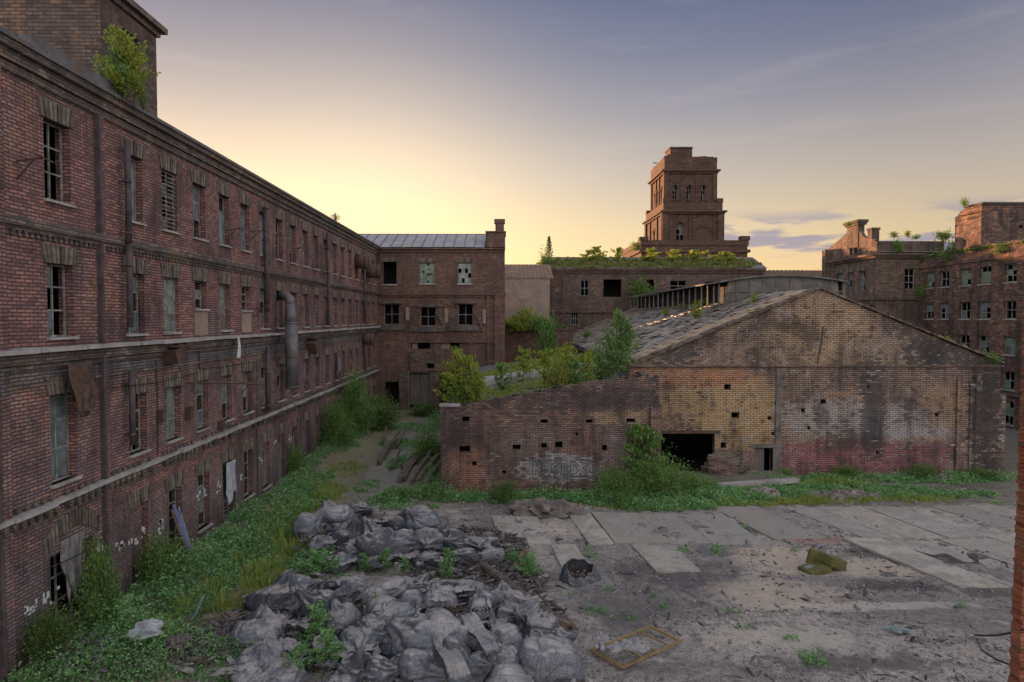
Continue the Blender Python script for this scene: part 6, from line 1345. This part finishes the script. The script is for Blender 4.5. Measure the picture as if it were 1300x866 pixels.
a = gp(245, 790); ribbon('pale_sheet', 'small pale splinter standing in the weeds of the bottom left mound', [a + Vector((i * .06, .05 * i, .15 + .16 * i)) for i in range(6)], .18, 'sheet', fold=.01)

# ================================================================== TIMBERS
def log(p, q, r, label, name='timber_beam', mat='wood', cat='timber', group=None):
    mb = MB(); n = 6; pts = [Vector(p).lerp(Vector(q), i / n) + Vector((random.uniform(-.02, .02), random.uniform(-.02, .02), random.uniform(-.02, .02))) for i in range(n + 1)]
    mb.tube(pts, [r * random.uniform(.85, 1.1) for _ in pts], 8); return tag(mb.build(name, M[mat], origin=p), label, cat, group)
p = gp(613, 724) + Vector((0, 0, .25)); q = gp(716, 803) + Vector((0, 0, .2)); log(p, q, .2, 'long dark rotten beam lying along the right side of the lower heap')
p = gp(648, 730) + Vector((0, 0, .15)); q = gp(668, 712) + Vector((0, 0, .6)); log(p, q, .13, 'short forked stump of timber crossing above the long rotten beam')
p = gp(700, 790) + Vector((0, 0, .2)); q = gp(728, 800) + Vector((0, 0, .15)); log(p, q, .12, 'stub of timber at the lower end of the long rotten beam')
for i, (a, b_, lb) in enumerate((((481, 591), (495, 572), 'leftmost blackened log on the path by the timber heap'), ((492, 575), (506, 560), 'blackened log behind the leftmost one by the timber heap'), ((498, 598), (508, 586), 'short thick log on the path in front of the timber heap'),
        ((507, 614), (527, 590), 'front left pole of the timber heap'), ((513, 612), (533, 588), 'second pole from the left in the timber heap'), ((522, 616), (548, 588), 'pale pole in the middle of the timber heap'), ((530, 610), (556, 590), 'pole near the lean-to pier in the timber heap'),
        ((504, 570), (516, 554), 'upright burnt log at the rear of the timber heap'), ((486, 566), (490, 556), 'small burnt stump at the left rear of the timber heap'), ((512, 600), (540, 578), 'long dark pole across the rear of the timber heap'), ((538, 618), (560, 600), 'low pole at the foot of the lean-to pier'))):
    pa = gp(*a) + Vector((0, 0, .3)); pb = gp(*b_) + Vector((0, 0, .75 + .12 * (i % 3))); log(pa, pb, .14 + .05 * (i % 3 == 0), lb, group='timbers heaped beside the lean-to')

# ================================================================== OCHRE FRAME, ARMCHAIR
fr = [gp(*p) for p in ((751, 831), (825.7, 801.8), (864, 820), (790, 852.5))]
fz = .14; P4 = [Vector((p.x, p.y, fz)) for p in fr]; frame = thing('metal_frame', (P4[0] + P4[2]) / 2, 'ochre rectangular metal frame with three crossbars lying flat on the ground', 'frame')
for i in range(4): mb = MB(); d = (P4[(i + 1) % 4] - P4[i]).normalized() * .05; mb.bar(P4[i] - d * (1 if i % 2 == 0 else -1), P4[(i + 1) % 4] + d * (1 if i % 2 == 0 else -1), .085, .07); mb.build('rail', M['ochre'], frame)
for t in (.33, .58, .80): mb = MB(); mb.bar(P4[0].lerp(P4[1], t), P4[3].lerp(P4[2], t), .055, .05); mb.build('crossbar', M['ochre'], frame)
c = gp(1040, 724); ch = thing('armchair', c, 'battered olive yellow armchair lying overturned alone on the yard', 'armchair'); ch.rotation_euler = (0, 0, .28)
def chpart(name, bxs, m='card', rot=None):
    mb = MB()
    for b_ in bxs: mb.box(*b_)
    if rot: q = Matrix.Rotation(rot[0], 3, rot[1]); mb.v = [tuple(q @ (Vector(v) - Vector(rot[2])) + Vector(rot[2])) for v in mb.v]
    me = bpy.data.meshes.new(name); me.from_pydata(mb.v, [], mb.f); me.materials.append(M[m]); o = link_mesh(name, me, ch)
    bv = o.modifiers.new('soft', 'BEVEL'); bv.width = .04; bv.segments = 2; return o
chpart('seat', [(-.85, .35, -.45, .45, .02, .26)], 'card', (-.14, Vector((0, 1, 0)), (0, 0, .0)))
chpart('backrest', [(-.35, .55, .35, .6, .1, .82)], 'card', (.3, Vector((0, 1, 0)), (0, 0, 0)))
chpart('side_panel', [(.12, 1.05, -.5, .42, .05, .5)], 'card', (.32, Vector((0, 1, 0)), (1.0, 0, 0)))
chpart('stain_patch', [(-.75, -.3, -.1, .2, .285, .295)], 'teal', (-.14, Vector((0, 1, 0)), (0, 0, .0)))
chpart('leg', [(1.04, 1.1, -.52, -.46, 0, .5)], 'wood'); chpart('leg', [(1.04, 1.1, .34, .4, 0, .45)], 'wood')
c = gp(1137, 804); mb = MB()
for i in range(9):
    a = random.uniform(0, 6); s_ = random.uniform(.08, .2); x, y = c.x + random.uniform(-.35, .35), c.y + random.uniform(-.25, .25); mb.prism([(x + s_ * cos(a + k), y + s_ * sin(a + k), .06 + .03 * k % .05) for k in (0, 1.7, 3.3, 4.6)], (0, 0, .02))
tag(mb.build('plastic_scrap', M['teal'], origin=c), 'pale teal scrap of plastic crushed on the yard at right', 'scrap')
c = gp(1250, 690); rock('flat_stone', 'flattish grey stone by the slab seam near the right edge', 'stone', c, .3, .25, .08, M['stone'], 77, 3)
c = gp(1128, 731); rock('burnt_lump', 'burnt black lump on the yard right of the armchair', 'debris', c, .45, .35, .2, M['debris'], 78, 3, .5)

# ================================================================== LITTER, GRAVEL (nobody could count it)
def scatter(name, label, cat, n, fn, smin, smax, m, flat=.5, long=1.0):
    Vb = np.array([(-1, -1, -1), (1, -1, -1), (1, 1, -1), (-1, 1, -1), (-.7, -.7, 1), (.7, -.6, 1), (.6, .7, 1), (-.7, .6, 1)], dtype=float); Fb = np.array([(0, 3, 2, 1), (4, 5, 6, 7), (0, 1, 5, 4), (1, 2, 6, 5), (2, 3, 7, 6), (3, 0, 4, 7)])
    x, y, z = fn(n); n = len(x); s_ = smin * (smax / smin) ** (rng.random(n) ** 2.2); a = rng.uniform(0, 2 * pi, n); sx = s_ * rng.uniform(.7, 1.3, n) * long; sy = s_ * rng.uniform(.5, 1, n) / (long ** .7); sz = s_ * flat * rng.uniform(.5, 1.2, n)
    P = Vb[None] * np.stack([sx, sy, sz], -1)[:, None] * rng.uniform(.75, 1.2, (n, 8, 1)); ti = rng.normal(0, .22, n)[:, None]
    X = P[..., 0]; P2 = P[..., 2] + X * ti; c_, s2 = np.cos(a)[:, None], np.sin(a)[:, None]
    V = np.stack([X * c_ - P[..., 1] * s2 + x[:, None], X * s2 + P[..., 1] * c_ + y[:, None], P2 + (z + sz * .5)[:, None]], -1).reshape(-1, 3)
    Fq = (Fb[None] + (np.arange(n) * 8)[:, None, None]).reshape(-1, 4)
    o = bpy.data.objects.new(name, np_mesh(name, V, Fq, m)); COL.objects.link(o); return tag(o, label, cat, kind='stuff')
def yard(n):
    y = 20.5 + 27 * rng.random(n) ** 1.3; x = rng.uniform(-13, 34, n); f = np.sin(x * .9 + y * .5) + np.sin(x * .37 - y * 1.1 + 2) + np.sin(x * 2.1 + 1) * .5; k = f + rng.normal(0, .8, n) > -.1
    return x[k], y[k], H(x[k], y[k])
scatter('gravel', 'gravel and small stones strewn over the bare yard', 'gravel', 26000, yard, .015, .085, M['pebble'])
scatter('litter', 'dark splinters and cinders strewn over the bare yard', 'litter', 5000, yard, .03, .16, M['debris'], .18, 2.4)
def heap(n):
    out = []
    for cx, cy, rx, ry, k in ((-6.2, 25.4, 5.0, 3.4, .22), (-1.8, 25.6, 4.2, 3.6, .26), (-7.0, 35.2, 4.6, 3.4, .2), (-2.4, 34.0, 3.6, 3.4, .16), (-1.2, 29.8, 3.2, 2.6, .12), (-12.6, 23.0, 2.8, 1.8, .06)):
        m_ = int(n * k); a = rng.uniform(0, 2 * pi, m_); r = np.sqrt(rng.random(m_)); out.append(np.stack([cx + rx * r * np.cos(a), cy + ry * r * np.sin(a)], -1))
    P = np.concatenate(out); return P[:, 0], P[:, 1], H(P[:, 0], P[:, 1]) + rng.uniform(0, .18, len(P))
scatter('debris', 'mixed broken debris packed between the sacks', 'debris', 9000, heap, .04, .22, M['debris'], .22, 1.9)
scatter('debris', 'splintered sticks and strips lying over the sack heaps', 'debris', 3200, heap, .04, .12, M['wood'], .3, 5.0)
def wallfoot(n):
    x = rng.uniform(-4, 37, n); y = np.where(x < 10.6, 44.9, 50.0) - rng.exponential(.5, n); return x, y, H(x, y)
scatter('brick_crumbs', 'brick crumbs fallen along the foot of the warehouse walls', 'rubble', 1800, wallfoot, .04, .16, M['stone'])
def leftfoot(n):
    y = rng.uniform(22, 85, n); x = XL + rng.exponential(.6, n); return x, y, H(x, y)
scatter('brick_crumbs', 'brick crumbs fallen along the foot of the left building', 'rubble', 1800, leftfoot, .04, .16, M['stone'])
